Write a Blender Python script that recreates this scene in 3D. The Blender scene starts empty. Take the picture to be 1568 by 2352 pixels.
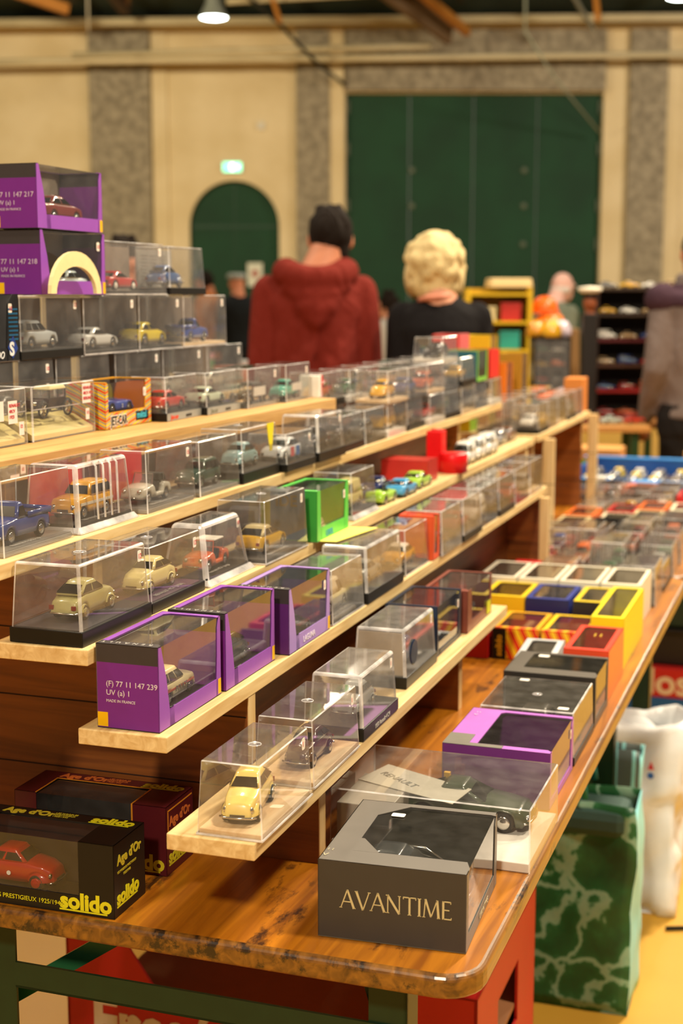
import bpy, bmesh, math, random
from mathutils import Vector, Matrix
S = bpy.context.scene
COL = S.collection
PI = math.pi
YAW = math.radians(18.9)          # the tables stand turned by this much to the hall

# ------------------------------------------------------------ camera, world, lights
cam = bpy.data.objects.new('camera', bpy.data.cameras.new('camera')); COL.objects.link(cam)
cam.location = (0, 0, 1.45)
cam.rotation_euler = (math.radians(90 - 8.684), 0, 0)
cam.data.sensor_fit = 'VERTICAL'; cam.data.sensor_height = 36; cam.data.lens = 50.2
cam.data.clip_start = 0.05; cam.data.clip_end = 100
cam.data.dof.use_dof = True; cam.data.dof.focus_distance = 1.66; cam.data.dof.aperture_fstop = 4.9
S.camera = cam
S.view_settings.view_transform = 'Standard'; S.view_settings.look = 'None'
S.view_settings.gamma = 1; S.view_settings.use_curve_mapping = False
S.view_settings.exposure = 0.0
cy = S.cycles
cy.max_bounces = 7; cy.diffuse_bounces = 3; cy.glossy_bounces = 3; cy.transmission_bounces = 4
cy.transparent_max_bounces = 40; cy.sample_clamp_indirect = 3.0; cy.use_denoising = True
cy.caustics_reflective = False; cy.caustics_refractive = False
W = bpy.data.worlds.new('hall_air'); S.world = W; W.use_nodes = True
W.node_tree.nodes['Background'].inputs[0].default_value = (1.0, .85, .68, 1)
W.node_tree.nodes['Background'].inputs[1].default_value = 0.24

def area(name, loc, target, size, power, col):
    l = bpy.data.lights.new(name, 'AREA'); l.shape = 'DISK'; l.size = size; l.energy = power; l.color = col
    o = bpy.data.objects.new(name, l); COL.objects.link(o); o.location = loc
    o.rotation_euler = (Vector(target) - Vector(loc)).to_track_quat('-Z', 'Y').to_euler()
    return o
WARM = (1.0, .85, .62)
area('unseen_hall_light', (-1.2, -3.2, 4.8), (-.6, 1.9, 1.0), .45, 285, WARM)
area('unseen_hall_light', (-3.6, 1.4, 5.6), (-.6, 2.2, .9), .55, 130, WARM)
area('unseen_hall_light', (2.6, 1.0, 5.6), (0, 2.2, .8), .55, 290, WARM)
area('unseen_hall_light', (3.6, 7.0, 5.6), (.8, 4.0, .5), .55, 480, WARM)
area('unseen_hall_light', (2.4, 5.0, 5.4), (.7, 3.7, .8), .4, 230, WARM)  # added fill light to brighten the boxes laid out on the right
area('unseen_hall_light', (-3.0, 6.5, 5.6), (-.5, 4.5, .5), .55, 190, WARM)
area('unseen_hall_light', (-5.0, 16, 5.6), (-4.5, 22, 1), .6, 430, (1.0, .84, .56))
area('unseen_hall_light', (2.0, 14, 5.6), (2.0, 20, 0), .6, 260, WARM)
area('unseen_hall_light', (8.0, 17, 5.6), (7, 23, 1), .6, 350, (1.0, .88, .72))
for p in ((0, 19, 6.1), (-2.6, 12, 6.6), (4.4, 12, 6.6), (-.8, 9.5, 6.8), (6.5, 20, 6.0)):  # small extra lights, added to put glints on the case tops
    area('unseen_hall_light', p, (p[0]*.6, p[1]-5, 0), .42, 75, WARM)

# ------------------------------------------------------------ materials
def lin(c):
    if isinstance(c, str):
        c = c.lstrip('#'); c = [int(c[i:i+2], 16)/255 for i in (0, 2, 4)]
    return tuple((x/12.92 if x <= .04045 else ((x+.055)/1.055)**2.4) for x in c) + (1,)
MATS = {}
def nt(name):
    m = bpy.data.materials.new(name); m.use_nodes = True
    t = m.node_tree; b = t.nodes['Principled BSDF']
    return m, t, b
def P(col, rough=.5, metal=0, noise=.06, scale=60, bump=0, coat=0, spec=.35):
    """painted / printed / plastic surface with a little tonal variation"""
    key = ('P', col, rough, metal, noise, scale, bump, coat, spec)
    if key in MATS: return MATS[key]
    m, t, b = nt('paint_' + str(col).lstrip('#'))
    c = lin(col)
    n = t.nodes.new('ShaderNodeTexNoise'); n.inputs['Scale'].default_value = scale; n.inputs['Detail'].default_value = 4
    tc = t.nodes.new('ShaderNodeTexCoord'); t.links.new(tc.outputs['Object'], n.inputs['Vector'])
    r = t.nodes.new('ShaderNodeMixRGB'); r.inputs[1].default_value = tuple(x*(1-noise*2) for x in c[:3])+(1,)
    r.inputs[2].default_value = tuple(min(1, x*(1+noise*2)) for x in c[:3])+(1,)
    t.links.new(n.outputs['Fac'], r.inputs[0]); t.links.new(r.outputs[0], b.inputs['Base Color'])
    b.inputs['Roughness'].default_value = rough; b.inputs['Metallic'].default_value = metal
    b.inputs['Coat Weight'].default_value = coat; b.inputs['Coat Roughness'].default_value = .08
    b.inputs['Specular IOR Level'].default_value = spec
    if bump:
        bp = t.nodes.new('ShaderNodeBump'); bp.inputs['Strength'].default_value = bump; bp.inputs['Distance'].default_value = .002
        t.links.new(n.outputs['Fac'], bp.inputs['Height']); t.links.new(bp.outputs[0], b.inputs['Normal'])
    MATS[key] = m
    return m
def clear(tint=(.96, .95, .94), haze=.065, rough=.03, name='clear_plastic', hz=(.80, .76, .72)):
    key = ('C', tint, haze, rough)
    if key in MATS: return MATS[key]
    m, t, b = nt(name); t.nodes.remove(b)
    out = t.nodes['Material Output']
    tr = t.nodes.new('ShaderNodeBsdfTransparent'); tr.inputs[0].default_value = (*tint, 1)
    df = t.nodes.new('ShaderNodeBsdfDiffuse'); df.inputs[0].default_value = (*hz, 1)
    n = t.nodes.new('ShaderNodeTexNoise'); n.inputs['Scale'].default_value = 35; n.inputs['Detail'].default_value = 5
    tc = t.nodes.new('ShaderNodeTexCoord'); t.links.new(tc.outputs['Object'], n.inputs['Vector'])
    mr = t.nodes.new('ShaderNodeMapRange'); mr.inputs[1].default_value = .3; mr.inputs[2].default_value = .75
    mr.inputs[3].default_value = haze*.5; mr.inputs[4].default_value = haze*1.6
    t.links.new(n.outputs['Fac'], mr.inputs[0])
    mx = t.nodes.new('ShaderNodeMixShader'); t.links.new(mr.outputs[0], mx.inputs[0])
    t.links.new(tr.outputs[0], mx.inputs[1]); t.links.new(df.outputs[0], mx.inputs[2])
    gl = t.nodes.new('ShaderNodeBsdfGlossy'); gl.inputs['Roughness'].default_value = rough
    fr = t.nodes.new('ShaderNodeFresnel'); fr.inputs[0].default_value = 1.5
    geo = t.nodes.new('ShaderNodeNewGeometry')       # same reflection from both sides of the sheet
    io = t.nodes.new('ShaderNodeMapRange'); io.inputs[3].default_value = 1.5; io.inputs[4].default_value = 1/1.5
    t.links.new(geo.outputs['Backfacing'], io.inputs[0])
    fr.inputs[0].default_value = 1.5
    m1 = t.nodes.new('ShaderNodeMath'); m1.operation = 'MULTIPLY'; m1.inputs[1].default_value = 2
    m2 = t.nodes.new('ShaderNodeMath'); m2.operation = 'ADD'; m2.inputs[1].default_value = 1
    m3 = t.nodes.new('ShaderNodeMath'); m3.operation = 'DIVIDE'
    t.links.new(fr.outputs[0], m1.inputs[0]); t.links.new(fr.outputs[0], m2.inputs[0])
    t.links.new(m1.outputs[0], m3.inputs[0]); t.links.new(m2.outputs[0], m3.inputs[1])
    t.links.new(io.outputs[0], fr.inputs[0])
    mi = t.nodes.new('ShaderNodeMath'); mi.operation = 'MINIMUM'; mi.inputs[1].default_value = .8
    t.links.new(m3.outputs[0], mi.inputs[0])
    m4 = t.nodes.new('ShaderNodeMixShader'); t.links.new(mi.outputs[0], m4.inputs[0])
    t.links.new(mx.outputs[0], m4.inputs[1]); t.links.new(gl.outputs[0], m4.inputs[2])
    t.links.new(m4.outputs[0], out.inputs[0])
    MATS[key] = m
    return m
CLEAR = clear()
HAZY = clear((.93, .91, .88), .16, .06)
RIM = clear((.9, .88, .9), .55, .12, 'moulded_edge', (.95, .92, .92))  # milky white colour stands in for light refracted along the plastic edges
FILM = clear((.96, .95, .93), .022, .03, 'window_film')
AQUA = clear((.6, .9, .9), .3, .2, 'tinted_sheet')
def wood(name, c1, c2, axis='Y', scale=9, rough=.5, dark=None, coat=0, bump=.15, stretch=.07):
    key = ('W', name)
    if key in MATS: return MATS[key]
    m, t, b = nt(name)
    tc = t.nodes.new('ShaderNodeTexCoord'); mp = t.nodes.new('ShaderNodeMapping')
    sc = [scale, scale, scale]; sc['XYZ'.index(axis)] = scale*stretch
    mp.inputs['Scale'].default_value = sc
    t.links.new(tc.outputs['Object'], mp.inputs[0])
    n = t.nodes.new('ShaderNodeTexNoise'); n.inputs['Scale'].default_value = 5; n.inputs['Detail'].default_value = 8; n.inputs['Distortion'].default_value = 1.2
    t.links.new(mp.outputs[0], n.inputs['Vector'])
    cr = t.nodes.new('ShaderNodeValToRGB'); cr.color_ramp.elements[0].color = lin(c1); cr.color_ramp.elements[1].color = lin(c2)
    cr.color_ramp.elements[0].position = .32; cr.color_ramp.elements[1].position = .68
    t.links.new(n.outputs['Fac'], cr.inputs[0]); last = cr.outputs[0]
    if dark:
        n2 = t.nodes.new('ShaderNodeTexNoise'); n2.inputs['Scale'].default_value = dark[1]; n2.inputs['Detail'].default_value = 9; n2.inputs['Roughness'].default_value = .7
        mp2 = t.nodes.new('ShaderNodeMapping'); s2 = [1, 1, 1]; s2['XYZ'.index(axis)] = .35; mp2.inputs['Scale'].default_value = s2
        t.links.new(tc.outputs['Object'], mp2.inputs[0]); t.links.new(mp2.outputs[0], n2.inputs['Vector'])
        r2 = t.nodes.new('ShaderNodeValToRGB'); r2.color_ramp.elements[0].position = dark[2]; r2.color_ramp.elements[1].position = dark[2]+.08
        t.links.new(n2.outputs['Fac'], r2.inputs[0])
        mx = t.nodes.new('ShaderNodeMixRGB'); mx.inputs[2].default_value = lin(dark[0])
        t.links.new(r2.outputs[0], mx.inputs[0]); t.links.new(last, mx.inputs[1]); last = mx.outputs[0]
    t.links.new(last, b.inputs['Base Color'])
    b.inputs['Roughness'].default_value = rough; b.inputs['Coat Weight'].default_value = coat; b.inputs['Coat Roughness'].default_value = .2
    bp = t.nodes.new('ShaderNodeBump'); bp.inputs['Strength'].default_value = bump; bp.inputs['Distance'].default_value = .001
    t.links.new(n.outputs['Fac'], bp.inputs['Height']); t.links.new(bp.outputs[0], b.inputs['Normal'])
    MATS[key] = m
    return m
PINE = wood('planed_pine', '#c9a468', '#e6cb94', 'Y', 14, .55)
PINE_V = wood('pine_upright', '#c7a36a', '#dfc490', 'Z', 14, .6)
BROWN = wood('stained_pine', '#6d3a12', '#94561f', 'X', 10, .5, ('#2c1406', 13, .70))
TOPW = wood('worn_varnished_tabletop', '#8a4e0c', '#bc7616', 'Y', 9, .34, ('#3a1f0a', 16, .57), .35, .25)
TOPE = wood('worn_table_edge', '#50300f', '#93611f', 'Y', 12, .38, ('#26160a', 30, .55), .5, .3)
BEECH = wood('beech_plinth', '#d8b182', '#ecd0a6', 'Y', 12, .5)
def emit(name, col, s):
    m, t, b = nt(name); b.inputs['Base Color'].default_value = lin(col)
    b.inputs['Emission Color'].default_value = lin(col); b.inputs['Emission Strength'].default_value = s
    return m
def stripes(name, cols, scale, rot=.6, axis='X'):
    """printed diagonal rays on a carton"""
    m, t, b = nt(name)
    tc = t.nodes.new('ShaderNodeTexCoord'); mp = t.nodes.new('ShaderNodeMapping')
    mp.inputs['Rotation'].default_value = (rot, rot*.4, rot)
    t.links.new(tc.outputs['Object'], mp.inputs[0])
    w = t.nodes.new('ShaderNodeTexWave'); w.inputs['Scale'].default_value = scale; w.inputs['Distortion'].default_value = 1.0
    t.links.new(mp.outputs[0], w.inputs['Vector'])
    r = t.nodes.new('ShaderNodeValToRGB'); r.color_ramp.interpolation = 'CONSTANT'
    for i, c in enumerate(cols):
        p = i/len(cols)
        e = r.color_ramp.elements[i] if i < 2 else r.color_ramp.elements.new(p)
        e.position = p; e.color = lin(c)
    t.links.new(w.outputs['Fac'], r.inputs[0]); t.links.new(r.outputs[0], b.inputs['Base Color'])
    b.inputs['Roughness'].default_value = .4
    return m

# ------------------------------------------------------------ mesh helpers
class MB:
    def __init__(s): s.v = []; s.f = []; s.m = []
    def add(s, vs, fs, mi=0):
        k = len(s.v); s.v += [tuple(v) for v in vs]
        for f in fs: s.f.append(tuple(i+k for i in f)); s.m.append(mi)
        return s
    def box(s, x0, x1, y0, y1, z0, z1, mi=0):
        vs = [(x, y, z) for z in (z0, z1) for y in (y0, y1) for x in (x0, x1)]
        return s.add(vs, [(0, 2, 3, 1), (4, 5, 7, 6), (0, 1, 5, 4), (2, 6, 7, 3), (0, 4, 6, 2), (1, 3, 7, 5)], mi)
    def frus(s, lo, hi, z0, z1, mi=0):
        """tapered box: lo, hi = (x0,x1,y0,y1)"""
        vs = [(x, y, z0) for y in lo[2:] for x in lo[:2]] + [(x, y, z1) for y in hi[2:] for x in hi[:2]]
        return s.add(vs, [(0, 2, 3, 1), (4, 5, 7, 6), (0, 1, 5, 4), (2, 6, 7, 3), (0, 4, 6, 2), (1, 3, 7, 5)], mi)
    def rings(s, rs, mi=0, cap0=True, cap1=True, close=True):
        n = len(rs[0]); vs = [p for r in rs for p in r]; fs = []
        for a in range(len(rs)-1):
            for i in range(n if close else n-1):
                j = (i+1) % n
                fs.append((a*n+i, a*n+j, (a+1)*n+j, (a+1)*n+i))
        if cap0: fs.append(tuple(range(n-1, -1, -1)))
        if cap1: fs.append(tuple((len(rs)-1)*n+i for i in range(n)))
        return s.add(vs, fs, mi)
    def tube(s, pts, rad, n=10, mi=0, flat=1.0):
        pts = [Vector(p) for p in pts]; rs = []
        if not isinstance(rad, (list, tuple)): rad = [rad]*len(pts)
        up = Vector((0, 0, 1))
        d0 = (pts[1]-pts[0]).normalized()
        a = d0.cross(up if abs(d0.z) < .9 else Vector((0, 1, 0))).normalized()
        for i, p in enumerate(pts):
            d = (pts[min(i+1, len(pts)-1)]-pts[max(i-1, 0)]).normalized()
            a = (a - d*a.dot(d)).normalized(); b = d.cross(a)
            rs.append([p + a*math.cos(2*PI*k/n)*rad[i] + b*math.sin(2*PI*k/n)*rad[i]*flat for k in range(n)])
        return s.rings(rs, mi)
    def lathe(s, prof, n=20, mi=0, c=(0, 0, 0), axis='Z'):
        rs = []
        for r, h in prof:
            ring = []
            for k in range(n):
                a = 2*PI*k/n; x, y = r*math.cos(a), r*math.sin(a)
                q = {'Z': (x, y, h), 'Y': (x, h, y), 'X': (h, x, y)}[axis]
                ring.append((c[0]+q[0], c[1]+q[1], c[2]+q[2]))
            rs.append(ring)
        return s.rings(rs, mi)
    def ell(s, c, r, n=14, m=8, mi=0):
        prof = []
        rs = []
        for i in range(m+1):
            t = PI*i/m; z = -math.cos(t); q = max(math.sin(t), .02)
            rs.append([(c[0]+r[0]*q*math.cos(2*PI*k/n), c[1]+r[1]*q*math.sin(2*PI*k/n), c[2]+r[2]*z) for k in range(n)])
        return s.rings(rs, mi)
    def prism(s, poly, o, a, b, n, th, mi=0):
        """polygon (2D) in the plane o + x*a + y*b, extruded by th along n"""
        o, a, b, n = map(Vector, (o, a, b, n))
        r0 = [o+a*x+b*y for x, y in poly]; r1 = [p+n*th for p in r0]
        k = len(poly)
        fs = [tuple(range(k)), tuple(range(2*k-1, k-1, -1))] + [(i, (i+1) % k, k+(i+1) % k, k+i) for i in range(k)]
        return s.add(r0+r1, fs, mi)
    def build(s, name, mats, parent=None, smooth=False, bevel=0, seg=2, bmat=-1, loc=None, rotz=None, sub=0):
        me = bpy.data.meshes.new(name); me.from_pydata(s.v, [], s.f)
        if not isinstance(mats, (list, tuple)): mats = [mats]
        for m in mats: me.materials.append(m)
        me.polygons.foreach_set('material_index', s.m)
        bm = bmesh.new(); bm.from_mesh(me); bmesh.ops.recalc_face_normals(bm, faces=bm.faces); bm.to_mesh(me); bm.free()
        if smooth:
            me.polygons.foreach_set('use_smooth', [True]*len(me.polygons))
        me.update()
        o = bpy.data.objects.new(name, me); COL.objects.link(o)
        if parent is not None: o.parent = parent
        if loc is not None: o.location = loc
        if rotz is not None: o.rotation_euler = (0, 0, rotz)
        if bevel:
            b = o.modifiers.new('edge', 'BEVEL'); b.width = bevel; b.segments = seg; b.limit_method = 'ANGLE'; b.angle_limit = .6
            if bmat >= 0: b.material = bmat
        if sub:
            q = o.modifiers.new('round', 'SUBSURF'); q.levels = q.render_levels = sub
        return o
def T(u, v, z): return Vector((u*math.cos(YAW)+v*math.sin(YAW), -u*math.sin(YAW)+v*math.cos(YAW), z))
def tag(o, label, cat, group=None, kind=None):
    if label: o['label'] = label
    if cat: o['category'] = cat
    if group: o['group'] = group
    if kind: o['kind'] = kind
    return o
def thing(name, label, cat, loc, rotz=0, group=None, kind=None):
    o = bpy.data.objects.new(name, None); COL.objects.link(o); o.empty_display_size = .05
    o.location = loc; o.rotation_euler = (0, 0, rotz)
    return tag(o, label, cat, group, kind)
def ting(name, label, cat, u, v, z, rot=0, group=None):     # on the tables, turned with them
    return thing(name, label, cat, T(u, v, z), -YAW+rot, group)
def text(parent, s, size, loc, face, mat, bold=0, squash=1.0, align='LEFT', name='lettering', rot=None, shear=0, tilt=0):
    c = bpy.data.curves.new('t', 'FONT'); c.body = s; c.size = size; c.extrude = .0002; c.offset = bold; c.align_x = align; c.shear = shear
    c.resolution_u = 3
    to = bpy.data.objects.new('t', c)
    me = bpy.data.meshes.new_from_object(to); bpy.data.objects.remove(to)
    me.materials.clear(); me.materials.append(mat)
    o = bpy.data.objects.new(name, me); COL.objects.link(o); o.parent = parent; o.location = loc
    R = {'front': (PI/2, 0, 0), 'right': (PI/2, 0, PI/2), 'top': (0, 0, 0), 'back': (PI/2, 0, PI)}[face]
    o.rotation_euler = rot if rot else R
    if tilt: o.rotation_euler = (Matrix.Rotation(R[2], 4, 'Z') @ Matrix.Rotation(R[0], 4, 'X') @ Matrix.Rotation(tilt, 4, 'Z')).to_euler()
    o.scale = (squash, 1, 1)
    return o
BLACK = P('#141210', .35); DKGREY = P('#2a2826', .4); WHITE = P('#e9e4dc', .5); CHROME = P('#c9c6c0', .18, 1, .02)
TYRE = P('#161413', .7); PINKINK = P('#c23a4a', .6); CREAM = P('#e6d9ac', .35, 0, .03, 60, 0, .6); SILVERINK = P('#b9b4ae', .4)
YELLOW = P('#e6b400', .5)

def sticker(parent, x, y, z, face='right', txt='', w=.009, h=.0135):
    """small rounded white price label"""
    mb = MB(); pts = []
    for cx, cy, a0 in ((w/2-.0022, h/2-.0022, 0), (-w/2+.0022, h/2-.0022, 90), (-w/2+.0022, -h/2+.0022, 180), (w/2-.0022, -h/2+.0022, 270)):
        for k in range(4):
            a = math.radians(a0+30*k); pts.append((cx+.0022*math.cos(a), cy+.0022*math.sin(a)))
    if face == 'right': mb.prism(pts, (x, y, z), (0, 1, 0), (0, 0, 1), (1, 0, 0), .0002)
    elif face == 'front': mb.prism(pts, (x, y, z), (1, 0, 0), (0, 0, 1), (0, -1, 0), .0002)
    else: mb.prism(pts, (x, y, z), (0, 1, 0), (-1, 0, 0), (0, 0, 1), .0002)
    o = mb.build('price_sticker', WHITE, parent)
    if txt:
        if face == 'right': text(o, txt, .0085, (x+.0003, y-.0035, z-.003), 'right', PINKINK)
        elif face == 'front': text(o, txt, .0085, (x-.0035, y-.0003, z-.003), 'front', PINKINK)
    return o

# ------------------------------------------------------------ model cars
def lerp(a, b, t): return a+(b-a)*t
def prof(keys, x):
    if x <= keys[0][0]: return keys[0][1]
    for (a, za), (b, zb) in zip(keys, keys[1:]):
        if x <= b:
            t = (x-a)/(b-a); t = t*t*(3-2*t)*.5+t*.5
            return za+(zb-za)*t
    return keys[-1][1]
# metres at about 1:43; x runs rear (-1) to front (+1) of the half length
CARS = {
 'saloon': dict(L=.094, W=.037, r=.0072, wx=(-.56, .60), z0=.0055, prof=[(-1, .014), (-.94, .0215), (-.6, .023), (.4, .0225), (.9, .0195), (1, .012)], cab=(-.70, -.42, .12, .42), zr=.0335, wins=2),
 'round': dict(L=.088, W=.035, r=.0075, wx=(-.60, .60), z0=.0065, prof=[(-1, .010), (-.9, .020), (-.5, .0255), (.25, .0255), (.7, .0225), (.92, .0185), (1, .009)], cab=(-.80, -.38, .12, .40), zr=.0365, wins=2, fender=1),
 'hatch': dict(L=.086, W=.037, r=.0075, wx=(-.62, .62), z0=.006, prof=[(-1, .016), (-.95, .0225), (.3, .0235), (.88, .0205), (1, .013)], cab=(-.97, -.80, .10, .38), zr=.037, wins=3),
 'wagon4': dict(L=.088, W=.036, r=.0072, wx=(-.56, .60), z0=.0075, prof=[(-1, .018), (-.97, .0245), (.28, .0245), (.85, .0225), (1, .014)], cab=(-.97, -.86, .12, .32), zr=.0385, wins=3),
 'coupe': dict(L=.098, W=.038, r=.0078, wx=(-.60, .62), z0=.005, prof=[(-1, .013), (-.9, .0205), (.3, .0205), (.85, .0165), (1, .010)], cab=(-.75, -.35, .02, .38), zr=.0305, wins=1),
 'modern': dict(L=.094, W=.040, r=.0082, wx=(-.62, .62), z0=.005, prof=[(-1, .015), (-.9, .0235), (.3, .0235), (.85, .0180), (1, .011)], cab=(-.92, -.50, -.02, .50), zr=.0350, wins=2),
 'van': dict(L=.096, W=.038, r=.0075, wx=(-.58, .62), z0=.0065, prof=[(-1, .018), (-.97, .026), (.5, .026), (.88, .023), (1, .014)], cab=(-.98, -.95, .42, .60), zr=.046, wins=1),
 'pickup': dict(L=.092, W=.037, r=.0075, wx=(-.58, .58), z0=.007, prof=[(-1, .0195), (-.97, .0225), (.32, .0235), (.88, .0205), (1, .013)], cab=(-.10, -.05, .14, .36), zr=.0375, wins=1, bed=1),
 'sports': dict(L=.090, W=.036, r=.0078, wx=(-.58, .60), z0=.005, prof=[(-1, .015), (-.85, .0225), (-.5, .021), (-.2, .0185), (.4, .019), (.75, .0185), (1, .010)], cab=(-.32, -.30, .0, .18), zr=.0255, wins=0, open=1),
}
GLASSD = P('#100f0d', .06, 0, .0, 60, 0, .4)
def wheel_mb(mb, x, y, z, r, side, tyre=0, hub=1, n=18, white=False):
    w = r*.62; s = side
    mb.lathe([(r*.62, y-w/2*1.0), (r*.93, y-w/2), (r, y-w*.3), (r, y+w*.3), (r*.93, y+w/2), (r*.62, y+w/2)], n, tyre, (x, 0, z), 'Y')
def hub_mb(mb, x, y, z, r, side, mi=0, n=18):
    yo = y+side*r*.31
    mb.lathe([(r*.02, yo+side*.0012), (r*.25, yo+side*.001), (r*.42, yo+side*.0001), (r*.62, yo+side*.0006), (r*.64, yo-side*.001)], n, mi, (x, 0, z), 'Y')
def dome(mb, c, r, n=16, m=5):
    rs = [[(c[0]+r[0]*math.cos(.5*PI*i/m)*math.cos(2*PI*k/n), c[1]+r[1]*math.cos(.5*PI*i/m)**.7*math.sin(2*PI*k/n), c[2]+r[2]*math.sin(.5*PI*i/m)) for k in range(n)] for i in range(m)]
    rs.append([(c[0]+r[0]*.05*math.cos(2*PI*k/n), c[1]+r[1]*.05*math.sin(2*PI*k/n), c[2]+r[2]) for k in range(n)])
    mb.rings(rs, 0, False, True)
def car_geo(st, mini):
    """lower body, cabin, glass, wheels as lists of vertices in the car's own frame (x = forward)"""
    c = CARS[st]; H = c['L']/2; Wd = c['W']/2; r = c['r']; n = 22 if mini else 64
    fen = c.get('fender'); wb = Wd*(.88 if fen else 1)
    body = MB(); rs = []
    xs = [H*(-1+2*i/(n-1)) for i in range(n)]
    for x in xs:
        q = x/H; zb = prof(c['prof'], q)
        z0 = c['z0']
        for w_ in c['wx']:
            dx = x-w_*H; ra = r*1.16
            if abs(dx) < ra: z0 = max(z0, r+math.sqrt(ra*ra-dx*dx))
        z0 = min(z0, zb-.002)
        if abs(q) > .93: z0 = max(z0, .0075)
        w = wb*(1-.16*abs(q)**7)*(1 if not fen else (1-.18*max(0, q)**2))
        h = zb-z0
        half = [(w*.975, z0), (w, z0+h*.35), (w*.985, z0+h*.7), (w*.95, zb-h*.08), (w*.86, zb+.0003), (w*.45, zb+.0013), (0, zb+.0016)]
        rs.append([(x, a, b) for a, b in half] + [(x, -a, b) for a, b in half[-2::-1]])
    body.rings(rs, 0)
    body.box(-H*.9, H*.9, -wb*.72, wb*.72, c['z0']*.8, .012, 1)             # dark underside
    if fen:
        for k, w_ in enumerate(c['wx']):
            for s in (-1, 1):
                dome(body, (w_*H-(.0015 if k == 0 else -.001), s*(Wd-.0068), r*1.12), (r*1.72, .0066, r*1.22))
    if c.get('bed'):
        for s in (-1, 1): body.box(-H*.99, -H*.08, s*wb*.96-.0006, s*wb*.96+.0006, .022, .0275, 0)
        body.box(-H*.995, -H*.975, -wb*.95, wb*.95, .021, .0275, 0)
        body.box(-H*.96, -H*.10, -wb*.9, wb*.9, .0235, .0243, 1)
    cab = MB(); glass = []
    b0, r0, r1, b1 = [H*t for t in c['cab']]
    zb = prof(c['prof'], (c['cab'][0]+c['cab'][3])/2*.6)-.0004; zr = c['zr']; w0 = wb*.95; w1 = wb*.72
    if fen: w0 = wb*.97
    def ring(t, k=1.0, zz=None):
        xa, xb = lerp(b0, r0, t), lerp(b1, r1, t); ww = lerp(w0, w1, t)*k
        cx, hx = (xa+xb)/2, (xb-xa)/2*k; z = zz if zz is not None else lerp(zb, zr-.0022, t)
        out = []
        for i in range(24):
            a = 2*PI*i/24; e = .30
            ca, sa = math.cos(a), math.sin(a)
            out.append((cx+hx*math.copysign(abs(ca)**e, ca), ww*math.copysign(abs(sa)**e, sa), z))
        return out
    if not c.get('open'):
        cab.rings([ring(0), ring(.5), ring(1), ring(1, .94, zr-.0008), ring(1, .80, zr), ring(1, .4, zr+.0004)], 0)
        def side(xa0, xb0, s):                                   # a side pane between two fractions of the cabin length
            vs = []
            for t, (fa, fb) in ((.14, (xa0, xb0)), (.86, (xa0, xb0))):
                for fr in (fa, fb):
                    xa, xb = lerp(b0, r0, t)+.0012, lerp(b1, r1, t)-.0012
                    vs.append((lerp(xa, xb, fr), s*(lerp(w0, w1, t)+.0003), lerp(zb, zr-.0022, t)))
            return [vs[0], vs[1], vs[3], vs[2]]
        nw = c['wins']
        cuts = {1: [(.42, .96)], 2: [(.08, .47), (.53, .94)], 3: [(.05, .30), (.34, .63), (.67, .95)]}[nw] if st != 'coupe' else [(.16, .92)]
        if st == 'pickup': cuts = [(.12, .88)]
        if st == 'van': cuts = [(.74, .97)]
        for s in (-1, 1):
            for a, b in cuts: glass.append(('side_window', side(a, b, s)))
        def screen(front):
            vs = []
            for t, k in ((.16, .84), (.86, .80)):
                x = lerp(b1, r1, t)+.0004 if front else lerp(b0, r0, t)-.0004
                z = lerp(zb, zr-.0022, t); ww = lerp(w0, w1, t)*k
                vs += [(x, -ww, z), (x, ww, z)]
            return [vs[0], vs[1], vs[3], vs[2]]
        glass.append(('windscreen', screen(True)))
        glass.append(('rear_window', screen(False)))
    else:
        cab.box(-H*.30, H*.02, -w0*.6, w0*.6, zb-.002, zb+.0012, 1)
        cab.ell((-H*.42, 0, zb+.001), (.010, w0*.5, .005), 10, 6, 0)
        glass.append(('windscreen', [(H*.16, -w0*.7, zb), (H*.16, w0*.7, zb), (H*.02, w0*.6, zb+.006), (H*.02, -w0*.6, zb+.006)]))
    return c, body, cab, glass
GEO = {}
def slab(mb, q, mi=0):
    """thin pane with real thickness"""
    a, b, c_, d = map(Vector, q); n = (b-a).cross(d-a).normalized()*.0005
    mb.add([a, b, c_, d, a-n, b-n, c_-n, d-n], [(0, 1, 2, 3), (7, 6, 5, 4), (0, 4, 5, 1), (1, 5, 6, 2), (2, 6, 7, 3), (3, 7, 4, 0)], mi)
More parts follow.
